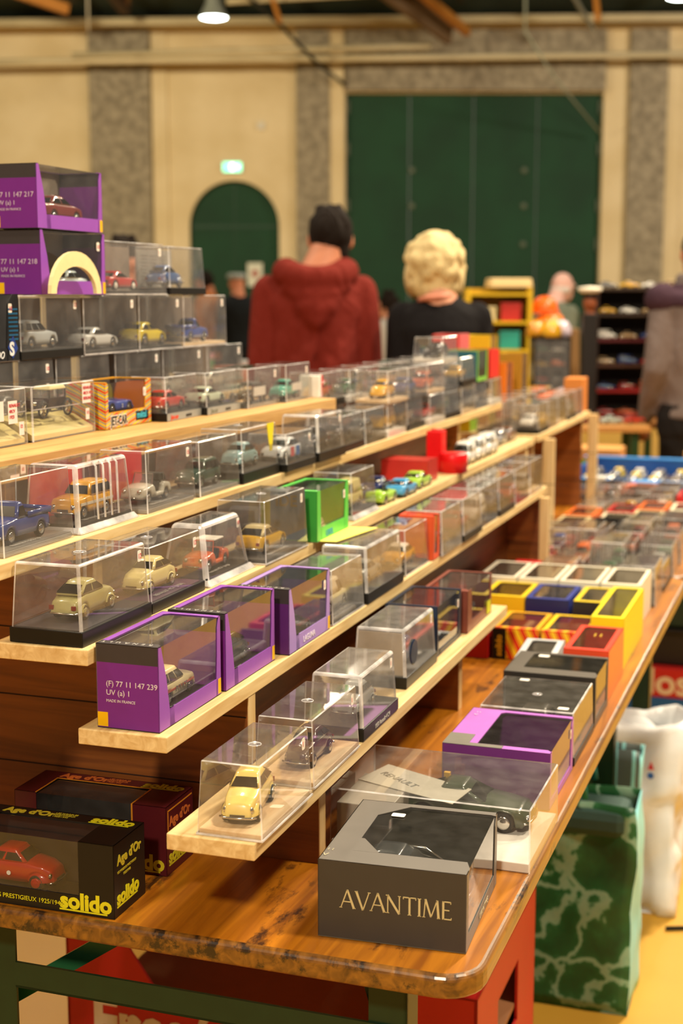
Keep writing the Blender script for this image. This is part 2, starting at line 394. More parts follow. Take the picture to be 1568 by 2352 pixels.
def car(style, label, col, u, v, z, face=1, rot=0, scale=1.06, cat='model car', group='model cars in clear cases', mini=False,
        roof=None, stripe=None, cargo=None, hubs=None, loc=None, rotz=None):
    """face=+1: bonnet points away from the near table end, -1: towards it; 0: across"""
    a = (PI/2 if face == 1 else -PI/2 if face == -1 else (0 if face == 0 else PI)) + rot
    if loc is None: root = ting('model_car', label, cat, u, v, z, a, group)
    else: root = thing('model_car', label, cat, loc, rotz, group)
    root.scale = (scale,)*3
    paint = P(col, .28, 0, .02, 80, 0, .8); rf = P(roof, .28, 0, .02, 80, 0, .8) if roof else paint
    hubm = hubs or CHROME
    c, body, cab, glass = car_geo(style, mini); H = c['L']/2; Wd = c['W']/2; r = c['r']
    if mini:
        mb = MB(); k = 0
        for src, off in ((body, 0), (cab, 0)):
            b_ = len(mb.v); mb.v += src.v
            for f, m in zip(src.f, src.m): mb.f.append(tuple(i+b_ for i in f)); mb.m.append(m)
        for _, q in glass: slab(mb, q, 1)
        for w_ in c['wx']:
            for s in (-1, 1):
                wheel_mb(mb, w_*H, s*(Wd-.0032), r, r, s, 1, 2, 10); hub_mb(mb, w_*H, s*(Wd-.0032), r, r, s, 2, 10)
        o = mb.build('shell', [paint, GLASSD, CHROME], None, True)
        # a single mesh far from the lens: the thing is the mesh itself
        o.name = 'model_car'; o.location = root.location; o.rotation_euler = root.rotation_euler; o.scale = root.scale
        tag(o, label, cat, group); bpy.data.objects.remove(root)
        return o
    body.build('body', [paint, BLACK], root, True)
    cab.build('cabin', [rf, BLACK], root, True)
    for nm, q in glass:
        g = MB(); slab(g, q); g.build(nm, GLASSD if not c.get('open') else CLEAR, root)
    for w_ in c['wx']:
        for s in (-1, 1):
            w = MB(); wheel_mb(w, w_*H, s*(Wd-.0032), r, r, s); wo = w.build('wheel', TYRE, root, True)
            h = MB(); hub_mb(h, w_*H, s*(Wd-.0032), r, r, s); h.build('hubcap', hubm, wo, True)
    for s, e in ((1, 1.0), (-1, 1.0)):
        b = MB(); y = Wd*.86
        pts = [(s*(H*.93), -y-.001, .0085), (s*(H*1.0), -y*.8, .0085), (s*(H*1.03), 0, .0085), (s*(H*1.0), y*.8, .0085), (s*(H*.93), y+.001, .0085)]
        b.tube(pts, .0011, 6); b.build('bumper', CHROME, root, True)
    for s in (-1, 1):
        zl = prof(c['prof'], .93)*.80
        xo = H*(.965 if style != 'round' else .90)
        l = MB(); l.ell((xo, s*Wd*(.66 if style != 'round' else .60), zl), (.0022, .0034, .0034), 10, 6); l.build('headlight', CHROME if style != 'modern' else GLASSD, root, True)
        l = MB(); l.box(-H*1.0-.0006, -H*.97, s*Wd*.7-.0022, s*Wd*.7+.0022, .0125, .0165); l.build('tail_light', P('#7a0f0c', .2), root)
    if style in ('round', 'hatch', 'wagon4', 'saloon', 'pickup'):
        g = MB(); zg = prof(c['prof'], .96)*.62
        g.box(H*.985, H*1.005, -Wd*.38, Wd*.38, zg-.0022, zg+.0026); g.build('grille', P('#4a4743', .3, .6), root)
    if stripe:
        st = MB(); zz = c['z0']+.008
        for s in (-1, 1):
            st.box(-H*.86, H*.80, s*Wd-.0004*(1), s*Wd+.0004, zz, zz+stripe[1])
        st.build('side_stripe', P(stripe[0], .4), root)
    return root
def antique(label, u, v, z, face=1, scale=1.0, col='#2a1214', top='#ded29a', group='model cars in clear cases', fcol=None):
    root = ting('model_car', label, 'model car', u, v, z, PI/2 if face == 1 else -PI/2, group); root.scale = (scale,)*3
    p = P(col, .3, 0, .02, 80, 0, .7); f = P(fcol or '#17100f', .3, 0, .02, 80, 0, .6)
    b = MB(); b.frus((-.036, .012, -.0135, .0135), (-.036, .012, -.0145, .0145), .012, .026)
    b.frus((.012, .040, -.0095, .0095), (.012, .038, -.0075, .0075), .012, .0245)
    b.build('body', p, root, bevel=.0012)
    t = MB(); t.frus((-.038, .008, -.0150, .0150), (-.035, .004, -.0125, .0125), .037, .043); t.build('folding_top', P(top, .6), root, bevel=.002)
    for s in (-1, 1):
        for x in (-.034, -.014, .009):
            q = MB(); q.box(x-.0008, x+.0008, s*.0138-.0006, s*.0138+.0006, .026, .0375); q.build('roof_post', f, root)
    w = MB(); slab(w, [(.011, -.013, .026), (.011, .013, .026), (.006, .0125, .037), (.006, -.0125, .037)]); w.build('windscreen', CLEAR, root)
    for s in (-1, 1):
        rb = MB(); rb.tube([(-.046, s*.018, .011), (-.036, s*.018, .0215), (-.024, s*.018, .0195), (-.014, s*.018, .008), (.014, s*.018, .008), (.022, s*.018, .018), (.034, s*.018, .0225), (.045, s*.018, .012)], .0024, 6, 0, .5)
        rb.build('mudguard', f, root, True)
        for x in (-.034, .034):
            k = MB(); r = .0115
            for i in range(16):
                a0, a1 = 2*PI*i/16, 2*PI*(i+1)/16
                k.tube([(x+r*math.cos(a0), s*.018, r+r*math.sin(a0)), (x+r*math.cos(a1), s*.018, r+r*math.sin(a1))], .0016, 6)
            wo = k.build('wheel', TYRE, root)
            h = MB()
            for i in range(5):
                a = PI*i/5; h.tube([(x-r*math.cos(a), s*.018, r-r*math.sin(a)), (x+r*math.cos(a), s*.018, r+r*math.sin(a))], .0006, 4)
            h.ell((x, s*.018, r), (.003, .002, .003), 8, 5); h.build('spokes', P('#9a8e78', .3, .8), wo)
        l = MB(); l.ell((.040, s*.0085, .020), (.003, .0033, .0033), 10, 6); l.build('headlight', CHROME, root, True)
    return root
def buggy(label, u, v, z, col, top, face=1, seat='#1c1a19', scale=1.0):
    root = ting('model_car', label, 'model car', u, v, z, PI/2 if face == 1 else -PI/2, 'model cars in clear cases'); root.scale = (scale,)*3
    p = P(col, .3, 0, .02, 80, 0, .6)
    c, body, cab, glass = car_geo('round' if top == '#e8e2d4' else 'pickup', False)
    b = MB(); b.v, b.f, b.m = body.v, body.f, body.m
    # dished tub: lower the middle by building it from the nose and tail only
    H = c['L']/2; Wd = c['W']/2; r = c['r']
    mb = MB(); rs = []; n = 64
    for i in range(n):
        x = H*(-1+2*i/(n-1)); q = x/H
        zb = prof([(-1, .014), (-.9, .022), (-.45, .0245), (-.40, .0125), (.10, .0125), (.22, .0245), (.85, .021), (1, .012)], q)
        z0 = c['z0']
        for w_ in c['wx']:
            dx = x-w_*H; ra = r*1.16
            if abs(dx) < ra: z0 = max(z0, r+math.sqrt(ra*ra-dx*dx))
        z0 = min(z0, zb-.002); w = Wd*(1-.14*abs(q)**7)
        half = [(w*.97, z0), (w, lerp(z0, zb, .4)), (w*.97, lerp(z0, zb, .85)), (w*.85, zb), (w*.4, zb+.001), (0, zb+.0012)]
        rs.append([(x, a, b_) for a, b_ in half]+[(x, -a, b_) for a, b_ in half[-2::-1]])
    mb.rings(rs, 0); mb.box(-H*.9, H*.9, -Wd*.7, Wd*.7, .005, .012, 1)
    mb.build('body', [p, BLACK], root, True)
    for s in (-1, 1):
        q = MB(); q.frus((-.012, .000, s*.008-.006, s*.008+.006), (-.014, -.010, s*.008-.006, s*.008+.006), .013, .026)
        q.box(-.010, .002, s*.008-.006, s*.008+.006, .0125, .0165); q.build('seat', P(seat, .6), root, bevel=.001)
    f = MB()
    f.tube([(.011, -.015, .024), (.006, -.014, .0385), (.006, .014, .0385), (.011, .015, .024)], .0008, 6); f.build('windscreen_frame', p if seat != '#1c1a19' else CHROME, root)
    g = MB(); slab(g, [(.011, -.0145, .024), (.011, .0145, .024), (.006, .0135, .038), (.006, -.0135, .038)]); g.build('windscreen', CLEAR, root)
    t = MB()
    if top == '#e8e2d4': t.box(-.026, .006, -.0155, .0155, .0385, .0410)
    else: t.frus((-.034, -.014, -.0145, .0145), (-.030, -.016, -.0135, .0135), .026, .0365)
    t.build('hood', P(top, .6), root, bevel=.0015)
    for s in (-1, 1):
        q = MB(); q.tube([(-.024, s*.015, .023), (-.024, s*.0145, .039)], .0007, 6); q.build('roof_post', CHROME, root)
    for w_ in c['wx']:
        for s in (-1, 1):
            w = MB(); wheel_mb(w, w_*H, s*(Wd-.0032), r, r, s); wo = w.build('wheel', TYRE, root, True)
            h = MB(); hub_mb(h, w_*H, s*(Wd-.0032), r, r, s); h.build('hubcap', CHROME, wo, True)
    for s in (-1, 1):
        b = MB(); b.tube([(s*H*.95, -Wd*.9, .009), (s*H*1.03, 0, .009), (s*H*.95, Wd*.9, .009)], .0012, 6); b.build('bumper', CHROME, root, True)
        l = MB(); l.ell((H*.95, s*Wd*.62, .017), (.0022, .0032, .0032), 10, 6); l.build('headlight', CHROME, root, True)
    return root

# ------------------------------------------------------------ display cases and window boxes
def case(label, u, v, z, w=.073, L=.155, h=.078, base='black', rot=0, taper=.004, price='', plate='', group='clear display cases', hazy=False,
         across=False, mini=False, ribs=False, rnd=.0012, deck=None, stick=True, front_card=None, ptop=False):
    """u, v = corner nearest to the aisle and to the near table end"""
    root = ting('display_case', label, 'display case', u-w/2, v+L/2, z, rot, group)
    X, Y = w/2, L/2
    bh = {'black': .013, 'tall': .017, 'plinth': .006, 'wood': .007, 'tray': .010, 'white': .012, 'grey': .006, 'none': .002}[base]
    bc = {'black': BLACK, 'tall': BLACK, 'plinth': BLACK, 'wood': BEECH, 'tray': BLACK, 'white': WHITE, 'grey': P('#8d8880', .5), 'none': DKGREY}[base]
    out = .0015 if base in ('black', 'tall') else -.002
    b = MB(); b.box(-X-out, X+out, -Y-out, Y+out, 0.0003, bh); b.build('base', bc, root, bevel=.001 if not mini else 0)
    z0 = bh if base in ('black', 'tall') else .0003
    c = MB(); t = taper
    lo = (-X, X, -Y, Y); hi = (-X+t, X-t, -Y+t, Y-t)
    vs = [(x, y, z0) for y in lo[2:] for x in lo[:2]]+[(x, y, h) for y in hi[2:] for x in hi[:2]]
    c.add(vs, [(4, 5, 7, 6), (0, 1, 5, 4), (2, 6, 7, 3), (0, 4, 6, 2), (1, 3, 7, 5)])
    mm = HAZY if hazy else CLEAR
    c.build('cover', [mm, RIM], root, bevel=(.0013 if mini else rnd), seg=1 if mini or rnd < .002 else 3, bmat=1)
    if mini: return root, bh
    if base == 'tray':
        f = MB(); f.box(-X-.006, X+.006, -Y-.006, Y+.006, .0003, .0018); f.build('flange', RIM, root)
        f = MB(); f.frus((-X-.004, X+.004, -Y-.004, Y+.004), (-X, X, -Y, Y), .0018, .0075); f.build('foot', RIM, root)
    if deck or base in ('plinth', 'grey'):
        d = MB(); d.box(-X+.003, X-.003, -Y+.003, Y-.003, bh, bh+.0008); d.build('deck', P(deck or '#3a3634', .45), root)
    # lower lip that the cover stands on
    if base in ('wood', 'plinth'):
        q = MB(); 
        for a in ((-X-.0006, X+.0006, -Y-.0006, -Y+.0008), (-X-.0006, X+.0006, Y-.0008, Y+.0006), (-X-.0006, -X+.0008, -Y, Y), (X-.0008, X+.0006, -Y, Y)):
            q.box(a[0], a[1], a[2], a[3], .0002, .0022)
        q.build('lip', RIM, root)
    if plate:
        text(root, plate, .0085, (X-.010, -Y*.55, bh+.0022) if base != 'tall' else (X+.002, -Y*.4, .004), 'top' if base != 'tall' else 'right', SILVERINK, 0, 1, rot=(0, 0, PI/2) if base != 'tall' else None)
    if price is not None and stick:
        if ptop: sticker(root, X*.2, Y*.55, h+.0003, 'top')
        else: sticker(root, X-t*.9+.0006, Y-.020, h-.014, 'right', price)
    if ribs:
        for y in (-.35, -.1, .15, .4):
            r = MB(); r.tube([(X+.001, Y*y, .012), (X-.001, Y*y, h*.93), (X-.006, Y*y, h-.0005)], .0016, 6); r.build('moulded_rib', RIM, root, True)
    if mm is CLEAR and L > .14 and base in ('wood', 'plinth', 'black', 'tall') and not hazy:
        g = MB(); g.lathe([(.0065, h+.0001), (.0072, h+.0006), (.0078, h+.0001)], 18, 0, (0, -Y*.05, 0)); g.lathe([(.0005, h+.0002), (.0012, h+.0014), (.0018, h+.0002)], 10, 0, (0, -Y*.05, 0))
        g.build('moulding_mark', RIM, root, True)
    return root, bh
def wbox(label, u, v, z, w=.075, L=.18, h=.093, rot=0, frame='#9350ba', end='#702684', band='#3b3536', inner='#2a2723', col_front=.026, col_back=.010,
         bot=.020, tl=.008, tf=.014, tb=.008, tab=True, txt=None, price='', group='purple carton window boxes', name='window_box', cat='window box',
         top_band=True, slant=.012, side_txt=None, back='#857b6c', holes=True, side_open=True, base=True):
    """carton with a clear window over its top and aisle side; u, v as for case()"""
    root = ting(name, label, cat, u-w/2, v+L/2, z, rot, group)
    X, Y = w/2, L/2; t = .0008
    M = [P(frame, .38, 0, .03), P(end, .38, 0, .03), P(band or frame, .4), YELLOW, P(inner, .6), P(back, .6)]
    c = MB(); z1 = h
    c.box(-X, X, -Y, Y, .0003, .0011, 4)
    c.box(-X, -X+t, -Y, Y, .001, z1, 5)                                      # far long side
    for y0, y1 in ((-Y, -Y+t), (Y-t, Y)):
        if band and top_band:
            c.box(-X, X, y0, y1, .001, z1*.78, 1); c.box(-X, X, y0, y1, z1*.78, z1, 2)
        else: c.box(-X, X, y0, y1, .001, z1, 1)
    if side_open:
        o = (X-t, -Y, .001); a = (0, 1, 0); b = (0, 0, 1); n = (1, 0, 0); zt = z1-.001
        c.prism([(0, 0), (col_front+slant, 0), (col_front+slant*.9, bot), (col_front, bot), (col_front-slant*.6, zt*.6), (max(.004, col_front-slant*1.6), zt), (0, zt)], o, a, b, n, t, 0)
        c.prism([(col_front, 0), (L-col_back, 0), (L-col_back, bot), (col_front, bot)], o, a, b, n, t, 0)
        c.prism([(L-col_back-.004, 0), (L, 0), (L, zt), (L-col_back*.5, zt), (L-col_back*.9, zt*.86), (L-col_back, zt*.5)], o, a, b, n, t, 0)
    else: c.box(X-t, X, -Y, Y, .001, z1, 0)
    o = (-X, -Y, z1-t); a = (1, 0, 0); b = (0, 1, 0); n = (0, 0, 1)
    xr = w if side_open else w-tl
    c.prism([(0, 0), (w, 0), (w, tf*.5), (w-.006, tf), (tl, tf), (0, tf)], o, a, b, n, t, 2 if (band and top_band) else 0)
    c.prism([(0, tf), (tl, tf), (tl, L-tb-.006), (tl+.006, L-tb), (xr-.006, L-tb), (w, L-tb*1.2), (w, L), (0, L)], o, a, b, n, t, 0)
    if not side_open: c.prism([(w-tl, tf), (w, tf), (w, L-tb), (w-tl, L-tb)], o, a, b, n, t, 0)
    if tab:
        c.box(-X+.0005, -X+.013, -Y-.0002, -Y, .002, .018, 3)
        c.box(X, X+.0002, Y-.0085, Y-.0005, .002, .020, 3)
    c.build('carton', M, root)
    f = MB()
    xs_ = X-t*1.4; zt_ = z1-t-.0003
    f.add([(-X+t, -Y+t, zt_), (xs_, -Y+t, zt_), (xs_, Y-t, zt_), (-X+t, Y-t, zt_)], [(0, 1, 2, 3)])
    if side_open: f.add([(xs_, -Y+t, .004), (xs_, Y-t, .004), (xs_, Y-t, zt_), (xs_, -Y+t, zt_)], [(0, 1, 2, 3)])
    f.build('window_film', FILM, root)
    if price is not None: sticker(root, X+.0002, Y-.022, z1-.020, 'right', price)
    for s, size, lx, lz, m in (txt or []): text(root, s, size, (lx, -Y-.0003, lz), 'front', m)
    for s, size, ly, lz, m in (side_txt or []): text(root, s, size, (X+.0003, ly, lz), 'right', m, .0002)
    if band and top_band: text(root, 'R  E  N  A  U  L  T', .008, (X-.010, -Y+.010, z1+.0003), 'top', SILVERINK, rot=(0, 0, PI))
    return root

# ------------------------------------------------------------ the hall
def struct(o): o['kind'] = 'structure'; return o
def concrete(name, c1, c2, s=9):
    m, t, b = nt(name)
    tc = t.nodes.new('ShaderNodeTexCoord'); n = t.nodes.new('ShaderNodeTexNoise'); n.inputs['Scale'].default_value = s; n.inputs['Detail'].default_value = 9
    t.links.new(tc.outputs['Object'], n.inputs['Vector'])
    r = t.nodes.new('ShaderNodeValToRGB'); r.color_ramp.elements[0].color = lin(c1); r.color_ramp.elements[1].color = lin(c2)
    r.color_ramp.elements[0].position = .38; r.color_ramp.elements[1].position = .62
    t.links.new(n.outputs['Fac'], r.inputs[0]); t.links.new(r.outputs[0], b.inputs['Base Color']); b.inputs['Roughness'].default_value = .8
    return m
PLASTER = concrete('hall_plaster', '#d5c295', '#e0cfa6', 1.2)
CONC = concrete('rough_concrete', '#7d7460', '#a0967f', 8)
GREEN = concrete('green_door_paint', '#0b3620', '#0f4026', 1)
ROOFG = concrete('dark_roof_boards', '#1c2a20', '#28362a', 2)
def floor_mat():
    m, t, b = nt('ochre_sports_floor')
    tc = t.nodes.new('ShaderNodeTexCoord'); n = t.nodes.new('ShaderNodeTexNoise'); n.inputs['Scale'].default_value = 3; n.inputs['Detail'].default_value = 8
    t.links.new(tc.outputs['Object'], n.inputs['Vector'])
    r = t.nodes.new('ShaderNodeValToRGB'); r.color_ramp.elements[0].color = lin('#b8882e'); r.color_ramp.elements[1].color = lin('#c99a3a')
    t.links.new(n.outputs['Fac'], r.inputs[0]); t.links.new(r.outputs[0], b.inputs['Base Color']); b.inputs['Roughness'].default_value = .42; b.inputs['Specular IOR Level'].default_value = .3
    return m
mb = MB(); mb.box(-14, 14, -6, 25.2, -.1, 0); struct(mb.build('floor', floor_mat()))
# back wall, pierced by the big gate and two arched doorways
mb = MB()
ax, ar, asp = -1.84, .77, 2.60
def archwall(mb, x0, x1, cx, r, sp, top, y0, y1):
    pts = [(cx+r*math.cos(PI*k/20), sp+r*math.sin(PI*k/20)) for k in range(21)]          # right to left
    poly = [(x1, 0), (x1, top), (x0, top), (x0, 0), (cx-r, 0)] + pts[::-1] + [(cx+r, 0)]
    # quads instead of one concave face
    for (a, za), (b, zb_) in zip(pts, pts[1:]):
        mb.prism([(b, zb_), (a, za), (a, top), (b, top)], (0, y0, 0), (1, 0, 0), (0, 0, 1), (0, 1, 0), y1-y0)
    mb.box(x0, cx-r, y0, y1, 0, top); mb.box(cx+r, x1, y0, y1, 0, top)
archwall(mb, -9.5, .07, ax, ar, asp, 5.98, 25, 25.4)
archwall(mb, 4.45, 9.5, 6.95, .77, asp, 5.98, 25, 25.4)
mb.box(.07, 4.45, 25, 25.4, 4.82, 5.98); mb.box(-14, -9.5, 25, 25.4, 0, 5.98); mb.box(9.5, 14, 25, 25.4, 0, 5.98)
struct(mb.build('wall_back', PLASTER))
for i, (x0, x1, z0, z1) in enumerate(((-4.26, -3.24, 0, 5.85), (-.76, -.20, 0, 5.85), (4.86, 5.50, 0, 5.85), (.07, 4.45, 4.84, 5.85))):
    mb = MB(); mb.box(x0, x1, 24.86, 25.0, z0, z1); struct(mb.build('trim_%d' % (i+1), CONC, bevel=.01))
mb = MB(); mb.box(-3.2, -2.95, 24.94, 25, 0, 6); mb.box(-.20, .03, 24.92, 25, 0, 5.85); mb.box(5.5, 5.75, 24.94, 25, 0, 6); struct(mb.build('trim_5', PLASTER))
mb = MB(); mb.box(-14, 14, 24.7, 25, 5.85, 5.97); struct(mb.build('trim_6', P('#cdb98a', .6)))
def door(name, x0, x1, z1, arch=None):
    root = thing(name, None, None, ((x0+x1)/2, 25.15, 0)); struct(root)
    if 'label' in root: del root['label']
    w = (x1-x0)/2
    if arch:
        p = MB(); pts = [(-w, 0)]+[(w, 0)]+[(arch*math.cos(PI*k/20), asp+arch*math.sin(PI*k/20)) for k in range(21)]
        p.prism([(w, 0)]+[(arch*math.cos(PI*k/20), asp+arch*math.sin(PI*k/20)) for k in range(21)]+[(-w, 0)], (0, 0, 0), (1, 0, 0), (0, 0, 1), (0, 1, 0), .06)
        p.build('door_leaf', GREEN, root)
        q = MB(); q.box(-.012, .012, -.01, 0, 0, asp+arch*.98); q.box(-w, w, -.012, 0, asp-.03, asp+.03); q.build('door_frame', P('#0c3a22', .5), root)
    else:
        p = MB()
        for k in range(4): p.box(-w+k*w/2+.006, -w+(k+1)*w/2-.006, 0, .06, 0, z1)
        p.build('door_leaf', GREEN, root, bevel=.01)
        for z in (1.0, 2.3, 2.95, 3.55):
            for x in (-1.05, .88):
                q = MB(); q.lathe([(.02, -.03), (.05, -.025), (.055, 0)], 12, 0, (x, 0, z), 'Y'); q.build('door_bolt', P('#5f6a58', .5), root, True)
        for z in (1.0, 2.3, 2.95, 3.9, 4.6):
            for x in (-w+.02, w-.02):
                q = MB(); q.box(x-.05, x+.05, -.06, 0, z-.11, z+.11); q.build('door_hinge', P('#4f5a48', .5), root, bevel=.01)
    return root
door('door_1', .07, 4.45, 4.82); door('door_2', ax-ar, ax+ar, 0, ar); door('door_3', 6.95-.77, 6.95+.77, 0, .77)
# low pitched roof and its trusses
mb = MB(); mb.prism([(-6.2, 9.2), (8.5, 9.2), (25.4, 6.02), (25.4, 6.12), (8.5, 9.35), (-6.2, 9.35)], (-14, 0, 0), (0, 1, 0), (0, 0, 1), (1, 0, 0), 28)
struct(mb.build('ceiling', ROOFG))
def bar(name, label, cat, pts, r, m, group=None, flat=1):
    q = MB(); q.tube(pts, r, 8, 0, flat); o = q.build(name, m, None, True); return tag(o, label, cat, group)
def beam(name, label, p0, p1, w, h, m, group='roof timbers and girders'):
    p0, p1 = Vector(p0), Vector(p1); L = (p1-p0).length
    q = MB(); q.box(0, L, -w/2, w/2, -h/2, h/2); o = q.build(name, m, bevel=.01)
    o.location = p0; o.rotation_euler = (p1-p0).to_track_quat('X', 'Z').to_euler()
    return tag(o, label, 'roof beam', group)
ORANGE = P('#a9702a', .55, 0, .1, 2); TAUPE = P('#6d563c', .6, 0, .1, 2); PALE = P('#b9ab84', .5, 0, .05, 2)
beam('roof_beam', 'orange-brown sloping roof timber above the left end of the wall', (-5.9, 21.5, 6.15), (-4.15, 22.6, 5.72), .10, .16, ORANGE)
beam('roof_beam', 'wide grey-brown diagonal roof girder above the green gate', (.15, 21.5, 6.12), (1.75, 24.0, 5.58), .10, .30, TAUPE)
beam('roof_beam', 'bright orange diagonal timber alongside the grey-brown girder over the gate', (.72, 21.6, 6.1), (2.02, 23.8, 5.60), .12, .13, ORANGE)
beam('roof_beam', 'thin ochre steep strut between ceiling lamp and diagonal girder', (-1.2, 21.4, 6.3), (-.9, 21.9, 5.4), .05, .07, ORANGE)
beam('roof_beam', 'ochre upright strut over the right part of the gate', (3.62, 21.6, 6.2), (3.80, 22.0, 5.45), .07, .10, ORANGE)
beam('roof_beam', 'grey kinked strut left of the ochre upright strut', (3.4, 22.6, 6.1), (4.0, 23.6, 5.6), .05, .07, P('#7d7c6c', .5))
beam('roof_beam', 'dark brown timber rising steeply over the first concrete pillar', (-3.9, 22, 6.5), (-3.4, 23.5, 5.9), .16, .22, P('#3c2c1c', .6))
beam('roof_beam', 'brown slanting timber just right of the dark one over the first pillar', (-3.0, 22, 6.4), (-3.4, 23.5, 5.95), .08, .10, P('#5c4020', .6))
beam('roof_beam', 'pale horizontal upper chord crossing above the gate', (-1.7, 22.0, 5.72), (3.5, 22.0, 6.0), .06, .08, PALE)
for x in (-5.2, -2.2, .9, 4.4):
    beam('roof_beam', 'dark timber web under the roof boards, %s' % {-5.2: 'far left over the cream wall', -2.2: 'over the arched green door', .9: 'left over the green gate', 4.4: 'at the right post of the green gate'}[x], (x, 20.5, 6.9), (x+1.0, 23.5, 6.05), .10, .14, P('#2e2a1c', .7))
beam('roof_beam', 'long pale lower chord running the whole width of the wall', (-7, 24.2, 5.80), (8, 24.2, 5.92), .10, .12, PALE)
bar('heating_pipe', 'long cream pipe running along the wall above door height', 'pipe', [(-6, 24.3, 5.20), (-4.9, 24.3, 5.22), (8, 24.3, 5.36)], .055, P('#cfc29c', .4), 'wall pipes')
bar('heating_pipe', 'shorter cream pipe above the long one, ending over the gate', 'pipe', [(-4.4, 24.2, 5.30), (1.45, 24.2, 5.45)], .05, P('#cfc29c', .4), 'wall pipes')
bar('support_cable', 'black sagging cable from the lamp down to the gate post', 'cable', [(-1.75, 21, 5.95), (-1.0, 22.5, 5.55), (-.4, 24, 5.15), (.05, 24.8, 4.93)], .030, P('#22241e', .6), 'cables in the roof')
bar('support_cable', 'white cord hanging over the gate and bending to its right post', 'cable', [(2.65, 21.5, 6.2), (2.72, 22, 5.3), (3.3, 23, 4.8), (4.35, 24.8, 4.15)], .016, P('#9da898', .5), 'cables in the roof')
bar('support_cable', 'thin pale cord hanging straight down over the first pillar', 'cable', [(-3.75, 22, 6.3), (-3.75, 22, 5.3)], .014, P('#b8b09a', .5), 'cables in the roof')
def bay_lamp(label, X, Y, z):
    r = thing('bay_lamp', label, 'ceiling lamp', (X, Y, z), 0, 'hall ceiling lamps')
    q = MB(); q.lathe([(.07, .42), (.09, .40), (.10, .2), (.19, .02), (.20, 0), (.185, 0), (.095, .18)], 24); q.build('lamp_shade', P('#8b8f84', .4, .5), r, True)
    q = MB(); q.lathe([(.001, -.01), (.13, -.008), (.182, .008), (.001, .012)], 24); q.build('lens', emit('lamp_glow', '#f4fff8', 16), r, True)
    q = MB(); q.tube([(0, 0, .42), (0, 0, 6.95-z)], .01, 6); q.build('suspension_rod', P('#3a3a32', .5), r)
bay_lamp('glowing round bay lamp hanging above the arched green door', -1.72, 20, 5.12)
bay_lamp('glowing bay lamp cut by the top right corner of the view', 4.55, 20, 5.38)
r = thing('exit_sign', 'small lit emergency exit sign above the arched green door', 'exit sign', (ax-.02, 24.97, 3.50))
q = MB(); q.box(-.17, .17, -.06, .03, 0, .17); q.build('housing', P('#d8ded4', .5), r, bevel=.01)
q = MB(); q.box(-.155, .155, -.066, -.06, .01, .16); q.build('lit_panel', emit('exit_glow', '#6fe8b8', 2.6), r)
q = MB(); q.box(-.03, .03, -.07, -.066, .03, .14); q.prism([(.05, .085), (.11, .12), (.11, .05)], (0, -.066, 0), (1, 0, 0), (0, 0, 1), (0, -1, 0), .004); q.build('running_figure_pictogram', emit('exit_white', '#e4fff4', 4), r)
r = thing('wall_light_switch', 'tiny pale fitting high on the cream wall left of the second pillar', 'wall fitting', (-1.37, 24.99, 4.27))
q = MB(); q.box(-.06, .06, -.05, 0, -.06, .06); q.build('cover', P('#d9d6c6', .4), r, bevel=.01)
r = thing('notice', 'white notice with a red mark on the arched green door', 'notice', (-1.50, 25.12, 1.6))
q = MB(); q.box(-.13, .13, -.01, 0, -.02, .38); q.build('sheet', P('#d9dccb', .6), r); q = MB(); q.lathe([(.001, -.013), (.06, -.012), (.06, -.010)], 14, 0, (0, 0, .2), 'Y'); q.build('printed_mark', P('#a8483c', .6), r)

# ------------------------------------------------------------ tables
def beer_table(label, v0, L=2.2, legs=True, u0=-.98, u1=-.31):
    root = ting('trestle_table', label, 'table', (u0+u1)/2, v0+L/2, 0, 0, 'folding tables')
    X, Y, r = (u1-u0)/2, L/2, .045
    pts = []
    for cx, cy_, a0 in ((X-r, Y-r, 0), (-X+r, Y-r, 90), (-X+r, -Y+r, 180), (X-r, -Y+r, 270)):
        for k in range(7):
            a = math.radians(a0+15*k); pts.append((cx+r*math.cos(a), cy_+r*math.sin(a)))
    t = MB(); t.prism(pts, (0, 0, .733), (1, 0, 0), (0, 1, 0), (0, 0, 1), .027)
    t.m = [0 if (i < 2) else 1 for i in range(len(t.f))]
    o = t.build('table_top', [TOPW, TOPE], root, bevel=.007, seg=4, bmat=1)
    for y in (-Y+.09, 0, Y-.09):
        b = MB(); b.box(-X+.03, X-.03, y-.03, y+.03, .712, .733); b.build('underside_batten', P('#8a6132', .6), root)
    G = P('#172f1b', .4, 0, .12, 30); G2 = P('#245c38', .4, 0, .1, 30)
    for e, y in ((0, -Y+.07), (1, Y-.55)):
        for s in (-1, 1):
            x = X-.115 if s > 0 else -X+.067
            l = MB(); l.box(x-.022, x+.022, y-.003, y+.001, 0, .715); l.box(x+s*.018, x+s*.022, y-.003, y+.04, 0, .715)
            l.build('leg', G, root)
        c = MB(); c.box(-X+.09, X-.09, y-.006, y-.002, .628, .660); c.box(-X+.09, X-.09, y-.006, y+.02, .628, .631); c.build('cross_bar', G, root)
        c = MB(); c.box(-X+.09, X-.09, y-.006, y-.002, .10, .13); c.build('lower_cross_bar', G, root)
    c = MB(); c.prism([(-.405, .52), (-.365, .52), (-.078, .715), (-.115, .715)], (0, -Y+.10, 0), (1, 0, 0), (0, 0, 1), (0, 1, 0), .004); c.build('diagonal_brace', G2, root)
    c = MB(); c.prism([(.172, .715), (.184, .715), (.232, .56), (.220, .56)], (0, -Y+.10, 0), (1, 0, 0), (0, 0, 1), (0, 1, 0), .004); c.build('diagonal_brace', G, root)
    return root
beer_table('worn varnished folding table with rounded corner, carrying the near shelf stand', 1.33)
beer_table('second varnished folding table joined behind the near one, under the laid-out boxes', 3.54, 2.5)
